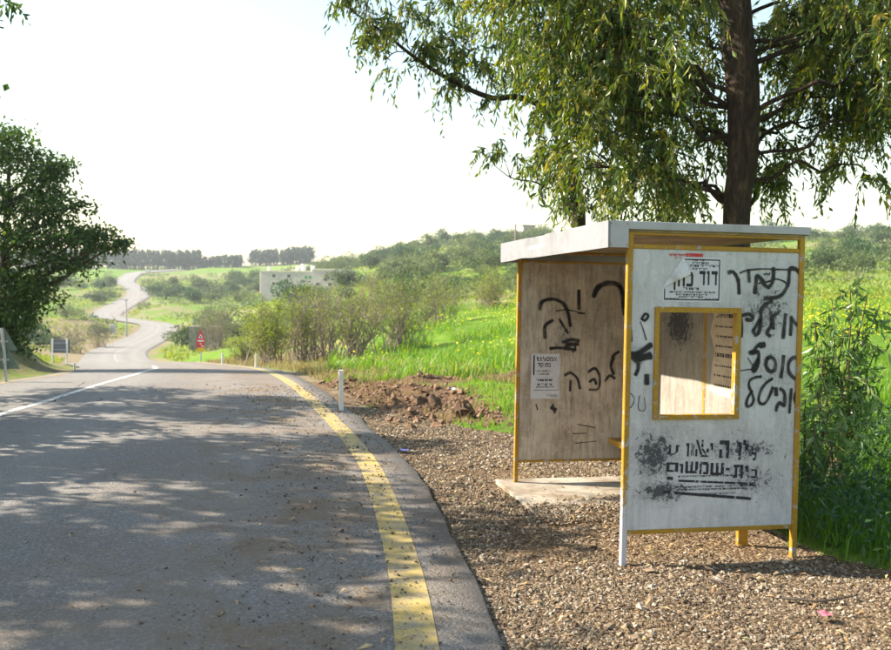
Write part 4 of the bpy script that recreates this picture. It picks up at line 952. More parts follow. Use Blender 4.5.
for (px, py, D, rx, ry, rz, wt) in ((10, 145, 23.5, .75, .8, .55, 8), (-30, 150, 23.5, 1.0, 1, .8, 8), (35, 165, 23.2, .6, .7, .35, 4), (60, 172, 23, .5, .5, .25, 3), (25, 195, 23.2, .9, .9, .45, 8), (-20, 210, 23, 1.2, 1.2, .8, 12), (50, 210, 23, .7, .7, .35, 6), (65, 230, 22.8, .7, .7, .35, 6), (95, 235, 22.6, .45, .4, .3, 3), (122, 243, 22.4, .14, .2, .1, 1), (30, 245, 23, 1, 1, .5, 11), (70, 262, 23, .6, .6, .3, 4), (10, 285, 23.2, 1.1, 1, .6, 11), (30, 290, 23, .5, .7, .5, 6), (28, 320, 23, .3, .5, .4, 3), (5, 328, 23.4, .7, .9, .5, 8), (-30, 320, 23.5, 1.2, 1, .8, 10), (-60, 250, 23.6, 1.4, 1.4, 1.2, 14), (-90, 180, 24, 1.2, 1.2, 1, 8), (108, 246, 22.6, .35, .3, .12, 1.5), (85, 205, 23, .3, .3, .12, 1), (5, 350, 23, .5, .6, .3, 4), (-20, 350, 23, .8, .7, .4, 6)):
    crownL.append((*rel(px, py, D), rx, ry, rz, wt))
broadleaf('roadside_tree', 'dense dark broadleaf tree on the far verge above the triangular sign', (tx, ty), 4.6, crownL, .135, 26000, BROAD, (.2, -.2), tr=.2)

# --- trees along the far verge beside and behind the camera; their shade falls over the road
def shade_tree(x, y, h, r, n, label, lo=.3):
    cr = []
    for k in range(10):
        a = k*2.4+h; rr = r*.8*math.sqrt((k+.4)/10); z = h*(lo+(1-lo)*(.1+.9*((k*7) % 10)/10))
        cr.append((rr*math.cos(a), rr*math.sin(a), z, r*.3, r*.3, h*.06, 1))
    return broadleaf('verge_tree', label, (x, y), h*.8, cr, .2, n, BROAD, (.1, .2), tr=.15)
shade_tree(-10.2, 14.6, 6.0, 2.4, 5500, 'slender verge tree next to the dense dark tree')
shade_tree(-9.2, 10.3, 6.3, 2.6, 7500, 'spreading verge tree opposite the bus shelter')
vt = shade_tree(-9.0, 6.9, 6.4, 2.7, 8000, 'leafy verge tree with a low branch over the road')
shade_tree(-9.4, 3.6, 7.6, 2.6, 6500, 'taller verge tree behind the low-branched one')
shade_tree(-8.8, .6, 7.0, 2.5, 6000, 'verge tree standing beside the near road bend')
# branch of it that reaches over the road
o_ = np.array(vt.location); c = at(4, 28, 8.6); mb = MB(); limb(mb, np.array([-9, 6.9, 3.2]), c, .04, .008, o_, 7, .03, .1)
V, Q, rn, TV, TQ = clusters([(2, 26, 8.6, 12, 12, .25, 14), (-30, 25, 8.5, 28, 20, .4, 20)], None, None, o_, (.15, .3), 7, .09, .035)
mb.add(TV, TQ); mb.build('low_branch', DBARK, vt); tag(mesh_np('low_branch_leaves', V, Q, BROAD, vt, attrs={'rnd': rn}), kind='stuff')

# --- sapling right of the shelter
def sapling(name, label, px, base_D, tips, leafL, leafW, mat, K=12):
    p = at(px, 420, base_D); z0 = gz1(p[0], p[1]); org = np.array([p[0], p[1], z0]); t = thing(name, label, 'sapling', org)
    mb = MB(); PP = []; DD = []; LL = []
    for (qx, qy, D) in tips:
        e = at(qx, qy, D)-org; P = catmull(jittered((rng.normal(0, .06), rng.normal(0, .06), -.05), e, 6, .03, .05), 4); mb.tube(P, np.linspace(.014, .004, len(P)), 5)
        for k in range(7, len(P), 2):
            for _ in range(2): PP.append(P[k]); d = rng.normal(0, 1, 3); d[2] = abs(d[2])*.4; DD.append(d/np.linalg.norm(d)); LL.append(rng.uniform(.2, .42))
    mb.build('stem', TWIG, t, smooth=True)
    V, Q, rn, TV, TQ = strands(np.array(PP), np.array(DD), np.array(LL), K, leafL, leafW, .7, .002, .55, .35)
    tag(mesh_np('twigs', TV, TQ, TWIG, t), kind='stuff'); tag(mesh_np('leaves', V, Q, mat, t, attrs={'rnd': rn}), kind='stuff')
sapling('eucalyptus_sapling', 'bushy sapling with long pale green leaves beside the shelter back wall', 838, 8.3, [(815, 320, 8.1), (832, 300, 8.2), (850, 285, 8.3), (868, 292, 8.3), (880, 305, 8.4), (845, 330, 8.0), (862, 340, 8.2), (825, 350, 8.1), (878, 345, 8.3), (850, 370, 8), (815, 380, 8), (870, 385, 8.1)], .12, .03, SAP, 9)
sapling('eucalyptus_sapling', 'lower dark leafy sapling in the shade at the grass edge', 815, 7.6, [(806, 400, 7.4), (820, 390, 7.5), (830, 410, 7.4), (812, 425, 7.2), (845, 420, 7.6)], .1, .028, SAP, 7)

# --- grass
def blades(x, y, h, wd, lean=.35, rnmu=.5):
    N = len(x); z = ground_z(x, y)-.02; P = np.stack([x, y, z], -1); th = rng.uniform(0, 6.28, N)
    d = np.stack([np.cos(th), np.sin(th), np.zeros(N)], -1); sd = np.stack([-np.sin(th+rng.normal(0, .8, N)), np.cos(th), np.zeros(N)], -1)
    h = h[:, None]; ln = (rng.uniform(.1, 1, N)*lean)[:, None]*h
    m = P+d*ln*.35+np.array([0, 0, .6])*h; t = P+d*ln+np.array([0, 0, 1.])*h*(1-.25*ln/h)
    w_ = wd[:, None]; V = np.stack([P-sd*w_*.5, P+sd*w_*.5, m+sd*w_*.4, m-sd*w_*.4, t], 1).reshape(-1, 3); k = np.arange(N)*5
    rn = np.clip(rng.normal(rnmu, .22, N)+.5*(fbm(x*.6, y*.6, 17)-.5), 0, 1)
    return V, [np.stack([k, k+1, k+2, k+3], -1), np.stack([k+3, k+2, k+4], -1)], np.repeat(rn, 5)
def grass_field(name, label, x, y, h, wd, mat, mu=.5, lean=.45):
    V, F, rn = blades(x, y, h, wd, lean, mu); return tag(mesh_np(name, V, F, mat, attrs={'rnd': rn}), label, 'grass', kind='stuff')
# tall shaded grass right of the shelter
N = 42000; y = 3.8+rng.random(N)*9; x = redge(y)+2.2+rng.random(N)**1.2*7; g = 1-gravel_mask(x, y)
lx_ = (x-SX)*WX[0]+(y-SY)*WX[1]; ly_ = (x-SX)*AX[0]+(y-SY)*AX[1]; ins = (lx_ < W_+.08)&(ly_ > -.15)&(ly_ < L_+.1)
kp = (rng.random(N) < g)&~ins; x, y = x[kp], y[kp]; hh = rng.uniform(.06, .3, len(x))*(.3+1.3*fbm(x*1.3, y*1.3, 7))
grass_field('tall_grass', 'tall lush grass in the shade right of the bus shelter', x, y, hh, rng.uniform(.006, .014, len(x)), GRASS, .18, .9)
N = 16000; y = 4+rng.random(N)*8; x = redge(y)+2.4+rng.random(N)**1.2*6; lx_ = (x-SX)*WX[0]+(y-SY)*WX[1]; ly_ = (x-SX)*AX[0]+(y-SY)*AX[1]; kp = (rng.random(N) < (1-gravel_mask(x, y)))&(fbm(x*1.1, y*1.1, 15) > .45)&~((lx_ < W_+.1)&(ly_ > -.2)); x, y = x[kp], y[kp]; n = len(x)
z = ground_z(x, y)+rng.uniform(.02, .42, n)*(.3+1.2*fbm(x*1.3, y*1.3, 7)); V, Q = leaf_quads(np.stack([x, y, z], -1), unit(runit(n)+np.array([0, 0, .2])), unit(runit(n)+np.array([0, 0, .7])), rng.uniform(.04, .11, n), rng.uniform(.02, .045, n))
tag(mesh_np('broadleaf_weeds', V, Q, DKGREEN, attrs={'rnd': rnd_attr(n, 4)}), 'dark leafy weeds among the tall grass right of the shelter', 'weeds', kind='stuff')
# bank between dirt track and shelter
N = 26000; y = 9.5+rng.random(N)*12; x = redge(y)+.4+rng.random(N)*6; d_, _ = road_dist(x, y); g = (1-gravel_mask(x, y))*(1-dirt_mask(x, y))
kp = rng.random(N) < g*sstep(.42, .62, fbm(x*.8, y*.8, 41)+.06*(x > 0)); x, y = x[kp], y[kp]
grass_field('bank_grass', 'short green and straw coloured grass on the bank beside the dug earth', x, y, rng.uniform(.04, .16, len(x)), rng.uniform(.008, .018, len(x)), GRASS, .65)
N = 12000; y = 10+rng.random(N)*10; x = redge(y)+.5+rng.random(N)*4; kp = rng.random(N) < (1-gravel_mask(x, y))*(.3+.5*dirt_mask(x, y))*(fbm(x*1.2, y*1.2, 43) > .48); x, y = x[kp], y[kp]
grass_field('dry_grass', 'straw coloured dry grass on the dug-up bank', x, y, rng.uniform(.05, .2, len(x)), rng.uniform(.006, .015, len(x)), DRYG, .4)
# meadow behind the track and up the slope
N = 150000; y = 18+rng.random(N)**1.15*55; u = rng.uniform(-.13, .62, N); x = u*y; d_, _ = road_dist(x, y)
kp = (rng.random(N) < (1-dirt_mask(x, y)))&(d_ > .7)&(y > 18.6+(x+2.6)*.79)&(fbm(x*.25, y*.25, 47) > .3); x, y = x[kp], y[kp]
grass_field('meadow_grass', 'bright green meadow grass and weeds behind the dirt track', x, y, rng.uniform(.08, .42, len(x))*(.2+1.5*sstep(.3, .7, fbm(x*.5, y*.5, 49))), rng.uniform(.012, .032, len(x)), GRASS, .6, .8)
N = 12000; y = 25+rng.random(N)*32; u = rng.uniform(-.14, .6, N); x = u*y; kp = (rng.random(N) < sstep(.45, .65, fbm(x*.16+3, y*.16, 53)))&(road_dist(x, y)[0] > 1); x, y = x[kp], y[kp]; n = len(x)
z = ground_z(x, y)+rng.uniform(.3, .75, n); V, Q = leaf_quads(np.stack([x, y, z], -1), unit(runit(n)+np.array([0, 0, .3])), runit(n), rng.uniform(.035, .085, n), rng.uniform(.035, .08, n))
tag(mesh_np('mustard_flowers', V, Q, MUST, attrs={'rnd': rnd_attr(n, 4)}), 'yellow mustard flowers dotted over the green meadow', 'flowers', kind='stuff')
N = 60000; y = 10.5+rng.random(N)*17; x = 1.8+rng.random(N)*(y*.75); kp = (dirt_mask(x, y) < .3)&(x > .9+.1*(y-10))&(gravel_mask(x, y) < .3)&(y < 19.5+(x+2.6)*.79); x, y = x[kp], y[kp]
grass_field('slope_grass', 'sunlit green grass on the slope behind the shelter', x, y, rng.uniform(.06, .3, len(x))*(.25+1.4*sstep(.3, .7, fbm(x*.7, y*.7, 48))), rng.uniform(.008, .022, len(x)), GRASS, .58, .85)
# verge weeds on the far side of the road
N = 12000; y = 6+rng.random(N)*34; x = xyel(y)-7.3-rng.random(N)**1.5*9; kp = road_dist(x, y)[0] > .35; x, y = x[kp], y[kp]
grass_field('verge_grass', 'green and straw grass on the far verge below the dark tree', x, y, rng.uniform(.06, .26, len(x)), rng.uniform(.012, .03, len(x)), GRASS, .7)
# low weeds along the near verge beyond the crest
N = 14000; y = 19+rng.random(N)**1.4*45; x = redge(y)+.25+rng.random(N)*5; d_, _ = road_dist(x, y); kp = (d_ > .3)&(dirt_mask(x, y) < .3); x, y = x[kp], y[kp]
grass_field('roadside_weeds', 'dry yellowish weeds along the verge at the road crest', x, y, rng.uniform(.06, .32, len(x)), rng.uniform(.01, .03, len(x)), DRYG, .65, .9)
# rough ground cover on the hills
N = 90000; y = 60+rng.random(N)**1.6*330; u = rng.uniform(-.52, .62, N); x = u*y; d_, _ = road_dist(x, y); kp = (d_ > 1.5)&(fbm(x/14, y/14, 57) > .42); x, y = x[kp], y[kp]; n = len(x)
z = ground_z(x, y); sz = rng.uniform(.12, .42, n)*(.5+y/170); V, Q = leaf_quads(np.stack([x, y, z], -1), unit(rng.normal(0, .6, (n, 3))+np.array([0, 0, 1.])), runit(n), sz, sz*.7)
tag(mesh_np('hill_scrub', V, Q, BRUSHL, attrs={'rnd': np.clip(rng.normal(.4, .25, n).repeat(4), 0, 1)}), 'low scrub and weeds covering the green hillsides', 'scrub', kind='stuff')

# --- bare brush at the crest of the road
def brush(name, label, px, D, py_base, top_px, halfw_px, nst, nleaf, gl, mu=.5):
    p = at(px, py_base, D); z0 = gz1(p[0], p[1]); org = np.array([p[0], p[1], z0]); t = thing(name, label, 'bush', org, 0, gl)
    H = (z0-at(px, top_px, D)[2])*-1; Wd = halfw_px/F_PX*D; mb = MB(); tips = []
    for k in range(nst):
        a = rng.uniform(0, 6.28); r_ = Wd*rng.uniform(.1, 1); hh = H*rng.uniform(.55, 1.02)*(1-.25*(r_/Wd)**2)
        b = np.array([rng.normal(0, Wd*.25), rng.normal(0, Wd*.25), -.1]); e = np.array([r_*math.cos(a), r_*math.sin(a), hh])
        P = catmull(jittered(b, e, 5, .05, .05), 3); mb.tube(P, np.linspace(.02, .005, len(P)), 4, False)
        for q in range(5):
            s_ = P[rng.integers(4, len(P))]; e2 = s_+np.array([rng.normal(0, .3), rng.normal(0, .3), rng.uniform(.1, .6)])*Wd*.55; P3 = jittered(s_, e2, 3, .05); mb.tube(P3, np.linspace(.008, .003, 3), 3, False); tips.append(P3[1]); tips.append(P3[2])
            for q2 in range(2): e3 = P3[1]+np.array([rng.normal(0, .2), rng.normal(0, .2), rng.uniform(0, .4)])*Wd*.45; mb.tube([P3[1], e3], [.005, .002], 3, False); tips.append(e3)
    tag(mb.build('branches', GTWIG, t), kind='stuff')
    nleaf = int(nleaf*2.2); T = np.array(tips); P = T[rng.integers(len(T), size=nleaf)]+rng.normal(0, .13, (nleaf, 3))
    P[:, 2] = np.maximum(P[:, 2], .1); n = nleaf; V, Q = leaf_quads(P, runit(n), runit(n), rng.uniform(.05, .11, n), rng.uniform(.025, .06, n)); tag(mesh_np('leaves', V, Q, BRUSHL, t, attrs={'rnd': np.clip(rng.normal(mu, .2, n), 0, 1).repeat(4)}), kind='stuff')
gB = 'half-bare bushes along the verge at the road crest'
brush('verge_bush', 'yellow-green twiggy bush nearest the small delineator at the road crest', 268, 33, 366, 300, 34, 40, 1800, gB, .55)
brush('verge_bush', 'greyer half-bare bush beside the yellow-green one', 300, 35, 368, 290, 34, 60, 900, gB, .4)
brush('verge_bush', 'tall bare grey bush in front of the long pale building', 322, 38, 365, 283, 40, 70, 700, gB, .35)
brush('verge_bush', 'bare upright bush above the white marker post', 355, 34, 368, 292, 36, 64, 700, gB, .45)
brush('verge_bush', 'olive twiggy bush at the edge of the green meadow', 398, 37, 360, 282, 40, 64, 1300, gB, .55)
brush('verge_bush', 'loose bush with olive leaves behind the meadow grass', 440, 48, 335, 275, 36, 50, 1300, gB, .45)
brush('verge_bush', 'rounded olive bush at the foot of the hill beside the meadow', 490, 56, 322, 272, 34, 50, 1600, gB, .4)
brush('verge_bush', 'low straw coloured bush near the red warning sign', 243, 40, 366, 338, 20, 30, 500, gB, .7)
brush('verge_bush', 'bare brown thicket bush beside the stone ruin', 215, 85, 345, 303, 32, 70, 500, gB, .3)
brush('verge_bush', 'bare pinkish brown bush across the road above the grey signboard', 75, 110, 348, 318, 26, 60, 200, gB, .3)
brush('verge_bush', 'small bare brown bush on the inside of the road bend', 100, 125, 345, 322, 22, 60, 200, gB, .3)
brush('verge_bush', 'leafy young bush on the slope right of the building', 378, 60, 330, 268, 30, 44, 1000, gB, .5)

# --- hillside shrubs and small trees: one mesh per kind, copied
def shrub_mesh(name, mat, seed, n=1500, squash=.8, trunk=.25):
    r0 = np.random.default_rng(seed); nb = 9
    C = r0.normal(0, .42, (nb, 3)); C[:, 2] = abs(C[:, 2])*.75+.35+trunk; Rb = r0.uniform(.3, .55, nb)
    k = r0.integers(0, nb, n); d = r0.normal(0, 1, (n, 3)); d /= np.linalg.norm(d, axis=1, keepdims=True); P = C[k]+d*Rb[k][:, None]*r0.uniform(.55, 1.08, (n, 1)); P[:, 2] = np.maximum(P[:, 2]*squash, .04)
    dr = unit(d+r0.normal(0, .8, (n, 3))); nn = unit(r0.normal(0, 1, (n, 3))); s_ = r0.uniform(.06, .16, n); V, Q = leaf_quads(P, dr, nn, s_, s_*.65)
    rn = np.clip(r0.normal(.5, .25, n), 0, 1).repeat(4); mb = MB(); mb.tube([(0, 0, -.3), (.03, 0, .4), (0, .05, .9)], [.07, .05, .02], 5); TV = np.concatenate(mb.V); TQ = np.concatenate(mb.Q)
    me_o = mesh_np(name, np.vstack([V, TV]), [np.vstack([Q, TQ+len(V)])], [mat, DBARK], attrs={'rnd': np.concatenate([rn, np.zeros(len(TV))])})
    mi = np.zeros(len(Q)+len(TQ), np.int32); mi[len(Q):] = 1; me_o.data.polygons.foreach_set('material_index', mi); return me_o
protos = [shrub_mesh('hillside_shrub', OLIVE, s_) for s_ in (1, 2, 3, 4)]+[shrub_mesh('hillside_shrub', DKGREEN, s_, 1600) for s_ in (5, 6)]
LAB = {0: 'grey-green rounded olive-like shrub scattered over the green hillside', 1: 'dark green dense shrub scattered over the green hillside'}
cnt = [0]*6; used = set()
def put_shrub(x, y, s_, kind, label=None, sz=None, name=None):
    k = (int(rng.integers(0, 4)) if kind == 0 else 4+int(rng.integers(0, 2))); src = protos[k]
    o = src if k not in used else src.copy()
    if k in used: COL.objects.link(o)
    used.add(k)
    if name: o.name = name
    o.location = (x, y, gz1(x, y)-.05*s_); o.rotation_euler = (0, 0, rng.uniform(0, 6.28)); q = sz or rng.uniform(.75, 1.1); o.scale = (s_, s_, s_*q)
    if label: tag(o, label, 'shrub')
    else:
        px = 445.5+F_PX*x/y
        where = ('on the slope left of the winding road' if px < 110 else 'on the slope right of the winding road' if px < 235 else 'on the hillside around the long pale building' if px < 352 and y < 330 else
            'on the open slope behind the shelter' if px > 770 else 'along the crest of the hill' if y > 320 else 'high on the hill above the meadow' if y > 200 else 'low on the hill behind the meadow')
        big = 'small' if s_ < 2.3 else 'medium' if s_ < 3.1 else 'large'
        tag(o, f"{big} {('grey-green olive-like', 'dark green dense')[kind]} shrub {where}", 'shrub', 'shrubs scattered over the hillsides')
hand = [(155, 287, 292, 7.5, 1, 'round dark green tree beside the upper road bend'), (172, 275, 330, 6, 0, 'grey-green tree above the upper road bend'), (105, 296, 268, 6, 0, 'dark olive shrub left of the upper road'), (66, 318, 190, 4, 0, None), (98, 300, 250, 5, 0, None)]
for px, py, D, s_, kd, lab in hand: put_shrub((px-445.5)/F_PX*D, D, s_*.55, kd, lab)
tries = 0; placed = []
while len(placed) < 285 and tries < 9000:
    tries += 1; D = 95+300*rng.random()**.8; px = rng.uniform(-10, 900)
    if px < 170 and rng.random() < .6: continue
    if 545 < px < 800 and rng.random() < .75: continue
    x = (px-445.5)/F_PX*D; n_ = float(fbm(x/26, D/26, 77))
    if px > 780: n_ -= .0
    if 340 < px < 560: n_ += .12
    if n_ < .47 or (D < 110 and px > 430): continue
    dr_, _ = road_dist([x], [D])
    if dr_[0] < 4 or (225 < px < 360 and 215 < D < 300 and px > 250): continue
    if any((x-a)**2+(D-b)**2 < 12 for a, b in placed): continue
    placed.append((x, D)); put_shrub(x, D, (1.3+1.7*rng.random())*(1+D/500), 0 if rng.random() < .72 else 1)
for px, D, s_ in ((476, 395, 4.6), (440, 400, 3.4), (424, 402, 3), (398, 405, 3.2), (362, 415, 3.0), (372, 410, 2.4), (340, 430, 3), (836, 300, 3.1), (822, 306, 1.8), (886, 298, 2.4), (455, 398, 2.6), (335, 440, 2.4), (410, 402, 2.2)):
    put_shrub((px-445.5)/F_PX*D, D, s_, 0)
# the many smaller bushes between them
r0 = np.random.default_rng(21); NB = 2200; yb = 90+r0.random(NB)**.9*330; ub = r0.uniform(-.52, .6, NB); xb_ = ub*yb; db, _ = road_dist(xb_, yb)
kb = (db > 2.5)&(fbm(xb_/20, yb/20, 78) > .44)&~((445.5+F_PX*ub > 252)&(445.5+F_PX*ub < 356)&(yb > 195)&(yb < 262)); xb_, yb = xb_[kb], yb[kb]; NB = len(xb_); nl = 70
cb = np.stack([xb_, yb, ground_z(xb_, yb)], -1); rb = r0.uniform(.5, 1.7, NB)*(.7+yb/400); d = r0.normal(0, 1, (NB, nl, 3)); d /= np.linalg.norm(d, axis=2, keepdims=True); d[:, :, 2] = abs(d[:, :, 2])
P = (cb[:, None]+d*rb[:, None, None]*r0.uniform(.5, 1.05, (NB, nl, 1))).reshape(-1, 3); n = len(P); sz = np.repeat(rb, nl)*r0.uniform(.18, .4, n)
V, Q = leaf_quads(P, unit(d.reshape(-1, 3)+r0.normal(0, .7, (n, 3))), unit(r0.normal(0, 1, (n, 3))), sz, sz*.65)
tag(mesh_np('small_hill_bushes', V, Q, OLIVE, attrs={'rnd': np.clip(np.repeat(r0.uniform(.1, .9, NB), nl)+r0.normal(0, .12, n), 0, 1).repeat(4)}), 'countless small bushes filling the hillsides between the larger shrubs', 'bushes', kind='stuff')
# --- far pine wood
r0 = np.random.default_rng(3); VV = []; QQ = []; RN = []; nv = 0; TVs = MB()
for k in range(1000):
    px = r0.uniform(-60, 312); 
    if 206 < px < 209 or 240 < px < 250: continue
    D = r0.uniform(540, 590)+ (40 if px > 250 else 0); x = (px-445.5)/F_PX*D; z0 = gz1(x, D); H = r0.uniform(9, 13)*(.6 if 242 > px > 200 else .85 if px > 242 else 1.0); n = 70; cr = r0.uniform(1.8, 3)
    h = r0.random(n); P = np.stack([x+r0.normal(0, .5, n)*cr*(1.1-h), D+r0.normal(0, .5, n)*cr*(1.1-h), z0+H*(.3+.7*h)], -1)
    s_ = r0.uniform(.8, 1.8, n); d = r0.normal(0, 1, (n, 3)); d /= np.linalg.norm(d, axis=1, keepdims=True); nn = r0.normal(0, 1, (n, 3)); nn /= np.linalg.norm(nn, axis=1, keepdims=True)
    V, Q = leaf_quads(P, d, nn, s_, s_*.7); VV.append(V); QQ.append(Q+nv); nv += len(V); RN.append(np.clip(r0.normal(r0.uniform(.2, .8), .2, n), 0, 1).repeat(4))
    TVs.tube([(x, D, z0-1), (x, D, z0+H*.8)], [.2, .08], 4, False)
wood = tag(mesh_np('pine_wood', np.vstack(VV), np.vstack(QQ), PINE, attrs={'rnd': np.concatenate(RN)}), 'distant hazy pine wood along the skyline behind the road', 'wood', kind='stuff')
tag(TVs.build('pine_trunks', DBARK, wood), kind='stuff')

# ------------------------------------------------------------------ street furniture
WPOST = worn('white_post_paint', (.74, .73, .7), (.5, .46, .4), 12, .5, .75, .6)
GSTEEL = worn('galvanised_steel', (.42, .43, .45), (.3, .3, .31), 10, .45, .7, .45, .1, .3)
REFL = M('reflector'); REFL.color((.62, .62, .58)); REFL.rough(.25); REFL = REFL.m
BLK = M('black_band'); BLK.color((.04, .04, .045)); BLK.rough(.6); BLK = BLK.m
def marker(px, top, bot, D, label, wpx, tilt=0, refl=True):
    p = at(px, bot, D); z0 = gz1(p[0], p[1]); t = thing('marker_post', label, 'post', (p[0], p[1], z0), .15, 'white roadside marker posts')
    H = at(px, top, D)[2]-z0; w_ = wpx/F_PX*D
    b = MB().box((-w_/2, -w_*.35, -.15), (w_/2, w_*.35, H-.02), w_*.15); b.box((-w_/2, -w_*.35, H-.02), (w_/2, w_*.35, H), w_*.3); b.build('shaft', WPOST, t)
    if refl: MB().box((-w_*.22, -w_*.35-.004, H*.78), (w_*.22, -w_*.35+.002, H*.9)).build('reflector', REFL, t)
    t.rotation_euler = (0, tilt, .15)
marker(341.5, 370, 408, 13.1, 'white marker post at the corner of the dug-up verge', 4.6, -.03)
marker(256, 354, 369, 26.5, 'thin grey-white marker post before the yellow-green bush', 2.4)
marker(222.5, 353, 363.5, 37, 'tiny white marker post between the red sign and the bushes', 2.2, 0, False)
marker(74.5, 363, 375, 24.5, 'short white marker post on the far verge by the signboard', 2.0, 0, False)
marker(88, 351, 356, 125, 'tiny white post on the verge beyond the signboard', 1.8, 0, False)
# grey signboard seen from behind
D = 62; p = at(60, 362, D); z0 = gz1(p[0], D); t = thing('signboard', 'dark grey road signboard on two posts seen from behind', 'sign', (p[0], D, z0), .1)
sx = 1/F_PX*D; zt_ = at(60, 339.5, D)[2]-z0; zb_ = at(60, 353, D)[2]-z0
SGREY = worn('sign_back', (.13, .14, .17), (.18, .18, .2), 3, .4, .7, .5)
MB().box((-9.5*sx, 0, zb_), (9.5*sx, .04, zt_), .01).build('board', SGREY, t)
for s_ in (-7, 7): MB().tube([(s_*sx, -.06, -.3), (s_*sx, -.06, zt_+.05)], .06, 8).build('post', WPOST, t)
for zz in (.25, .75): MB().box((-9*sx, -.03, zb_+(zt_-zb_)*zz-.03), (9*sx, -.002, zb_+(zt_-zb_)*zz+.03)).build('bracket', GSTEEL, t)
# triangular signs seen from behind at the far verge
D = 17.5; p = at(7, 383, D); z0 = gz1(p[0], D); t = thing('triangle_sign', 'two triangular road signs on one grey pole seen from behind', 'sign', (p[0], D, z0), .12)
zt_ = at(2, 328, D)[2]-z0
GRN = worn('sign_back_green', (.1, .16, .13), (.16, .2, .17), 4, .4, .7, .5)
po = MB().tube([(0, 0, -.3), (-.045, 0, zt_*.5), (-.1, 0, zt_)], .028, 10).build('pole', GSTEEL, t)
for zc, r_, dx in ((zt_-.26, .27, -.09), (zt_-.62, .3, -.07)):
    tri = [(dx-r_, zc-.18), (dx+r_, zc-.18), (dx+.03, zc+.26), (dx-.03, zc+.26)]
    MB().prism(tri, .012, 1, .03).build('plate', GRN, t); MB().box((dx-.1, .0285, zc-.02), (dx+.1, .0295, zc+.02)).build('bracket', GSTEEL, t)
# red warning sign
D = 46; p = at(200.5, 362, D); z0 = min(gz1(p[0], D), at(200.5, 366, D)[2]); t = thing('warning_sign', 'red warning sign with triangle on top and yellow plate below', 'sign', (p[0], D, z0), .08)
s_ = 1/F_PX*D; Z = lambda py: at(200.5, py, D)[2]-z0
RED = worn('red_sign_face', (.62, .03, .04), (.5, .05, .05), 4, .5, .8, .4); YEL = worn('yellow_sign_face', (.75, .5, .02), (.6, .4, .05), 4, .5, .8, .4); WSG = worn('white_sign_face', (.8, .8, .78), (.7, .7, .7), 4, .5, .8, .4)
MB().tube([(0, .05, -.4), (0, .05, Z(334))], .035, 8).build('post', GSTEEL, t)
bd = MB().prism([(-3.6*s_, Z(347.6)), (3.6*s_, Z(347.6)), (4*s_, Z(341)), (3.6*s_, Z(338)), (.5*s_, Z(331)), (-.5*s_, Z(331)), (-3.6*s_, Z(338)), (-4*s_, Z(341))], .03, 1, -.02).build('board', RED, t)
MB().prism([(-2.3*s_, Z(338.2)), (2.3*s_, Z(338.2)), (0, Z(333.8))], .008, 1, -.0295).build('triangle', WSG, bd)
MB().prism([(-.8*s_, Z(337.6)), (.8*s_, Z(337.6)), (.5*s_, Z(335.8)), (-.5*s_, Z(335.8))], .006, 1, -.036).build('symbol', BLK, bd)
MB().box((-3*s_, -.028, Z(341.6)), (3*s_, -.021, Z(340.2))).build('text_band', WSG, bd); MB().box((-1.2*s_, -.028, Z(344.2)), (1.2*s_, -.021, Z(343.4))).build('text_band', WSG, bd); MB().box((.6*s_, -.028, Z(346.6)), (3.2*s_, -.021, Z(345.6))).build('text_band', WSG, bd)
MB().box((-3.4*s_, -.02, Z(351.2)), (3.4*s_, .01, Z(347.8))).build('lower_plate', YEL, t)
# utility box, pole and barrier by the bends
D = 158; p = at(113, 332, D); z0 = gz1(p[0], D); t = thing('utility_cabinet', 'small pale utility cabinet on the bank below the road bend', 'cabinet', (p[0], D, z0), .2); s_ = D/F_PX
MB().box((-2.6*s_, -.3, -.2), (2.6*s_, .4, 7.4*s_), .05).build('body', WPOST, t); MB().box((-2.9*s_, -.36, 7.4*s_+.002), (2.9*s_, .46, 8.6*s_), .05).build('lid', GSTEEL, t); MB().box((-1.9*s_, -.34, 1*s_), (1.9*s_, -.302, 6.4*s_)).build('door', GSTEEL, t)
D = 152; p = at(126.5, 334, D); z0 = gz1(p[0], D); t = thing('utility_pole', 'thin grey pole standing before the road bend', 'pole', (p[0], D, z0)); zt_ = at(125.5, 299, D)[2]-z0
MB().tube([(0, 0, -.4), (0, 0, zt_*.5), (-.1, 0, zt_)], [.14, .12, .09], 8).build('shaft', GSTEEL, t); MB().box((-.35, -.06, zt_-.3), (.2, .06, zt_-.15)).build('crossarm', GSTEEL, t)
D = 196; p = at(93, 322, D); z0 = gz1(p[0], D); t = thing('road_barrier', 'low pale blue barrier board on the bank left of the road bend', 'barrier', (p[0], D, z0), .1)
BLU = worn('pale_blue_board', (.5, .53, .66), (.4, .42, .5), 2, .5, .8); s_ = D/F_PX; MB().box((-3.6*s_, 0, .35), (3.6*s_, .08, 1.0)).build('board', BLU, t)
for q in (-2.8, 2.8): MB().box((q*s_-.06, .081, -.3), (q*s_+.06, .2, .95)).build('post', GSTEEL, t)
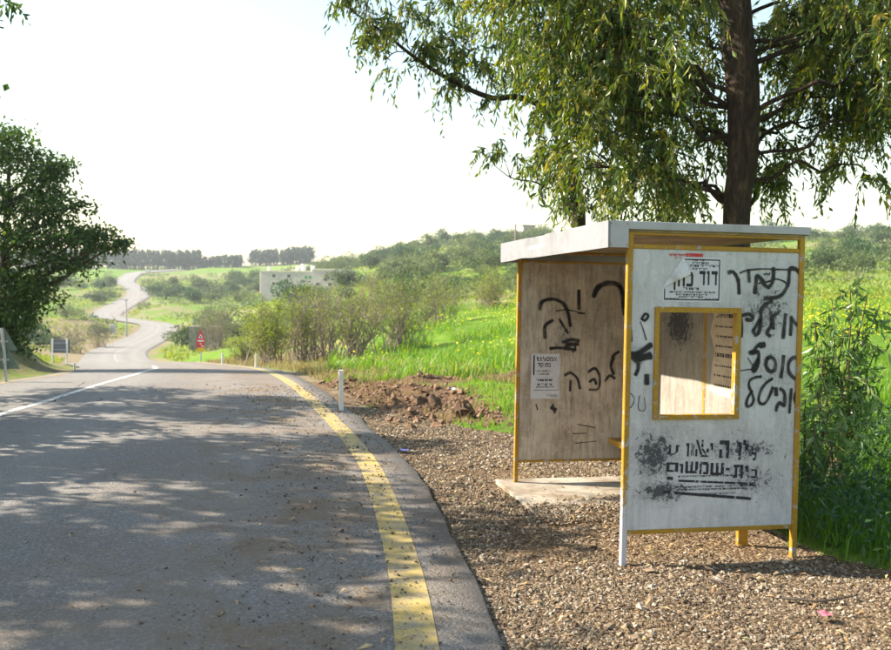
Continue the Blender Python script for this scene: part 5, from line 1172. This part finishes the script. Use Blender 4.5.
# --- low stone ruin with dark openings beside the warning sign
STN = worn('old_stone', (.33, .3, .26), (.18, .16, .13), 2.5, .4, .65, .95, .6)
D = 92; p = at(203, 346, D); z0 = gz1(p[0], D); ru = thing('stone_ruin', 'low ruined stone building with dark doorways behind the red sign', 'ruin', (p[0], D, z0), .1); s_ = D/F_PX
def blockwall(x0, x1, H, y0, dep, par, holes=()):
    z = -.3; r_ = random.Random(int(x0*10)+3); row = 0
    while z < H:
        h = r_.uniform(.32, .45); x = x0-(row % 2)*.25
        while x < x1:
            wd = r_.uniform(.45, .8); cx_ = x+wd/2
            if not any(a < cx_ < b and z < c for a, b, c in holes) and z < H-.5*abs(math.sin(cx_*1.7)):
                MB().box((max(x, x0)+.015, y0+r_.uniform(0, .07), z+.01), (min(x+wd, x1)-.015, y0+dep, z+h-.01)).build('stone', STN, par)
            x += wd
        z += h; row += 1
blockwall(-14*s_, -7*s_, 2.6, 0, .5, ru, ((-11.5*s_, -9.5*s_, 1.9),)); blockwall(3*s_, 16*s_, 2.7, .2, .5, ru, ((8*s_, 11*s_, 1.8),)); 
MB().box((-13.5*s_, 2.4, -.3), (15.5*s_, 2.8, 2.3)).build('rear_wall', STN, ru)
MB().box((-13.8*s_, .55, 2.31), (-6*s_, 2.9, 2.5)).box((4*s_, .75, 2.31), (15.8*s_, 2.9, 2.5)).build('roof_remains', STN, ru)

# ------------------------------------------------------------------ buildings on the hill
RENDER = worn('pale_render', (.46, .42, .42), (.36, .33, .33), .6, .45, .7, .9); CREAM = worn('cream_render', (.68, .62, .5), (.55, .5, .4), .6, .45, .7, .9)
GLASS = M('dark_window_glass'); GLASS.color((.05, .06, .07)); GLASS.rough(.15); GLASS = GLASS.m
SHUT = worn('green_shutter', (.07, .22, .1), (.05, .15, .07), 4); TANK = worn('white_water_tank', (.75, .75, .74), (.6, .6, .6), 2)
D = 235; p = at(302, 292, D); z0 = at(302, 294, D)[2]-.5; bld = thing('long_building', 'long pale flat-roofed building with rooftop tanks half hidden by bushes', 'building', (p[0], D, z0), -.2); s_ = D/F_PX
Zb = lambda py: at(302, py, D)[2]-z0
x0, xm, x1 = -44*s_, 12*s_, 45*s_
MB().box((x0, 0, -2), (xm-.01, 9, Zb(272))).build('wall', RENDER, bld); MB().box((xm, -1.2, -2), (x1, 8.5, Zb(270))).build('wall', RENDER, bld)
MB().box((x0-3*s_, 1.2, -2), (x0-.01, 8, Zb(272.6))).build('sunlit_end', CREAM, bld)  # left end of the building; sun on it is put into the paler cream
MB().box((x0-.1, -.1, Zb(272)+.002), (xm-.02, 9.1, Zb(271)+.1)).build('parapet', CREAM, bld); MB().box((xm-.01, -1.3, Zb(270)+.002), (x1+.1, 8.6, Zb(269)+.1)).build('parapet', CREAM, bld)
for k_, px in enumerate((-30, -14, 4, 8.5)):
    for zz in ((276, 284) if k_ < 2 else (277,)):
        w_ = MB().box((px*s_-.6, -.03, Zb(zz+2.2)), (px*s_+.6, .05, Zb(zz-2))).build('window', CREAM, bld); MB().box((px*s_-.48, -.045, Zb(zz+1.8)), (px*s_+.48, -.031, Zb(zz-1.6))).build('pane', GLASS if k_ < 2 else SHUT, w_)
for px, zz in ((18, 284), (26, 279), (31, 284), (39, 278)):
    for _ in (0,):
        w_ = MB().box((px*s_-.7, -1.24, Zb(zz+2.2)), (px*s_+.7, -1.15, Zb(zz-2))).build('window', CREAM, bld); MB().box((px*s_-.55, -1.255, Zb(zz+1.8)), (px*s_+.55, -1.241, Zb(zz-1.6))).build('pane', GLASS, w_)
for px, r_, h_ in ((-9, .5, 1.3), (-3, .65, 1.8), (7, .6, 1.4), (-40, .4, .9)):
    MB().tube([(px*s_, 3, Zb(271)+.15), (px*s_, 3, Zb(271)+.15+h_)], r_, 12).build('water_tank', TANK, bld)
MB().box((-16*s_, 3, Zb(271)+.11), (-11*s_, 5, Zb(269))).build('roof_cabin', CREAM, bld)
WOODW = worn('grey_boards', (.3, .24, .2), (.2, .16, .13), 1.5, .4, .7, .9); PINKW = worn('pinkish_render', (.42, .36, .34), (.34, .29, .27), 1, .4, .7, .9)
ROOFT = worn('hut_roof', (.3, .25, .22), (.2, .17, .15), 1, .4, .7, .9)
def hut(px, D, xl, xr, top, bot, mat, label, win):
    p = at(px, bot, D); z0 = min(gz1(p[0], D)-.3, p[2]); t = thing('hilltop_hut', label, 'hut', (p[0], D, z0), .15); s_ = D/F_PX; Z = lambda py: at(px, py, D)[2]-z0
    wl__ = MB().box(((xl-px)*s_, 0, -2), ((xr-px)*s_, 4, Z(top+1.2))).build('wall', mat, t)
    MB().box(((xl-px)*s_-.3, -.4, Z(top+1.2)+.002), ((xr-px)*s_+.3, 4.4, Z(top)), 0).build('roof', ROOFT, t)
    for wx_ in win: 
        w_ = MB().box(((wx_-px)*s_-.5, -.04, Z(top+6.5)), ((wx_-px)*s_+.5, .05, Z(top+3))).build('window', CREAM, t); MB().box(((wx_-px)*s_-.4, -.055, Z(top+6.2)), ((wx_-px)*s_+.4, -.041, Z(top+3.3))).build('pane', GLASS, w_)
hut(509, 350, 503.5, 515, 231.5, 239, WOODW, 'low wooden hut on the hilltop left of the wooden pole', (507, 511.5)); hut(529, 350, 523, 535, 225, 238, PINKW, 'taller pinkish hut on the hilltop right of the wooden pole', (526, 531.5))
D = 200; p = at(515.3, 240, D); z0 = gz1(p[0], D); t = thing('wooden_pole', 'wooden pole with crossbars on the hilltop between two huts', 'pole', (p[0], D, z0)); s_ = D/F_PX; Z = lambda py: at(515.3, py, D)[2]-z0
MB().tube([(0, 0, -.5), (0, 0, Z(224))], [.22, .17], 8).build('shaft', WOODW, t); MB().box((0, -.05, Z(232.5)), (10*s_, .05, Z(231.5))).build('crossbar', WOODW, t); MB().box((0, -.05, Z(238)), (8*s_, .05, Z(237.2))).build('crossbar', WOODW, t)
p = at(148, 271, 440); z0 = gz1(p[0], 440)
# small far car at the top of the road
CARW = M('white_car_paint'); CARW.color((.75, .75, .75)); CARW.rough(.3); CARW = CARW.m
zr = float(fz[np.argmin(abs(far[:, 1]-468))]); xr_ = float(far[np.argmin(abs(far[:, 1]-468)), 0]); t = thing('distant_car', 'tiny white car at the top of the winding road', 'car', (xr_+1.6, 468, zr), .1)
MB().prism([(-.85, .35), (.85, .35), (.88, .8), (.7, .95), (-.7, .95), (-.88, .8)], 4.2, 1, -2.1).build('body', CARW, t)
MB().prism([(-.72, .951), (.72, .951), (.55, 1.45), (-.55, 1.45)], 2.2, 1, -1.0).build('cabin', GLASS, t)
for a in (-.78, .78):
    for b in (-1.3, 1.3): MB().tube([(a-.1, b, .3), (a+.1, b, .3)], .3, 12).build('wheel', BLK, t)

# ------------------------------------------------------------------ haze
HZ = bpy.data.materials.new('haze_air'); HZ.use_nodes = True; ht = HZ.node_tree; ht.nodes.remove(ht.nodes['Principled BSDF'])
pv = ht.nodes.new('ShaderNodeVolumePrincipled'); pv.inputs['Density'].default_value = .0003; pv.inputs['Color'].default_value = (.86, .92, 1, 1); pv.inputs['Anisotropy'].default_value = .3
ht.links.new(pv.outputs[0], ht.nodes['Material Output'].inputs['Volume'])
zmin = float(GZ.min())-1; zmax = float(max(GZ.max(), 30))+16
hb = MB().box((-960, -80, zmin), (960, 1600, zmax)).build('haze', HZ); tag(hb, kind='stuff')
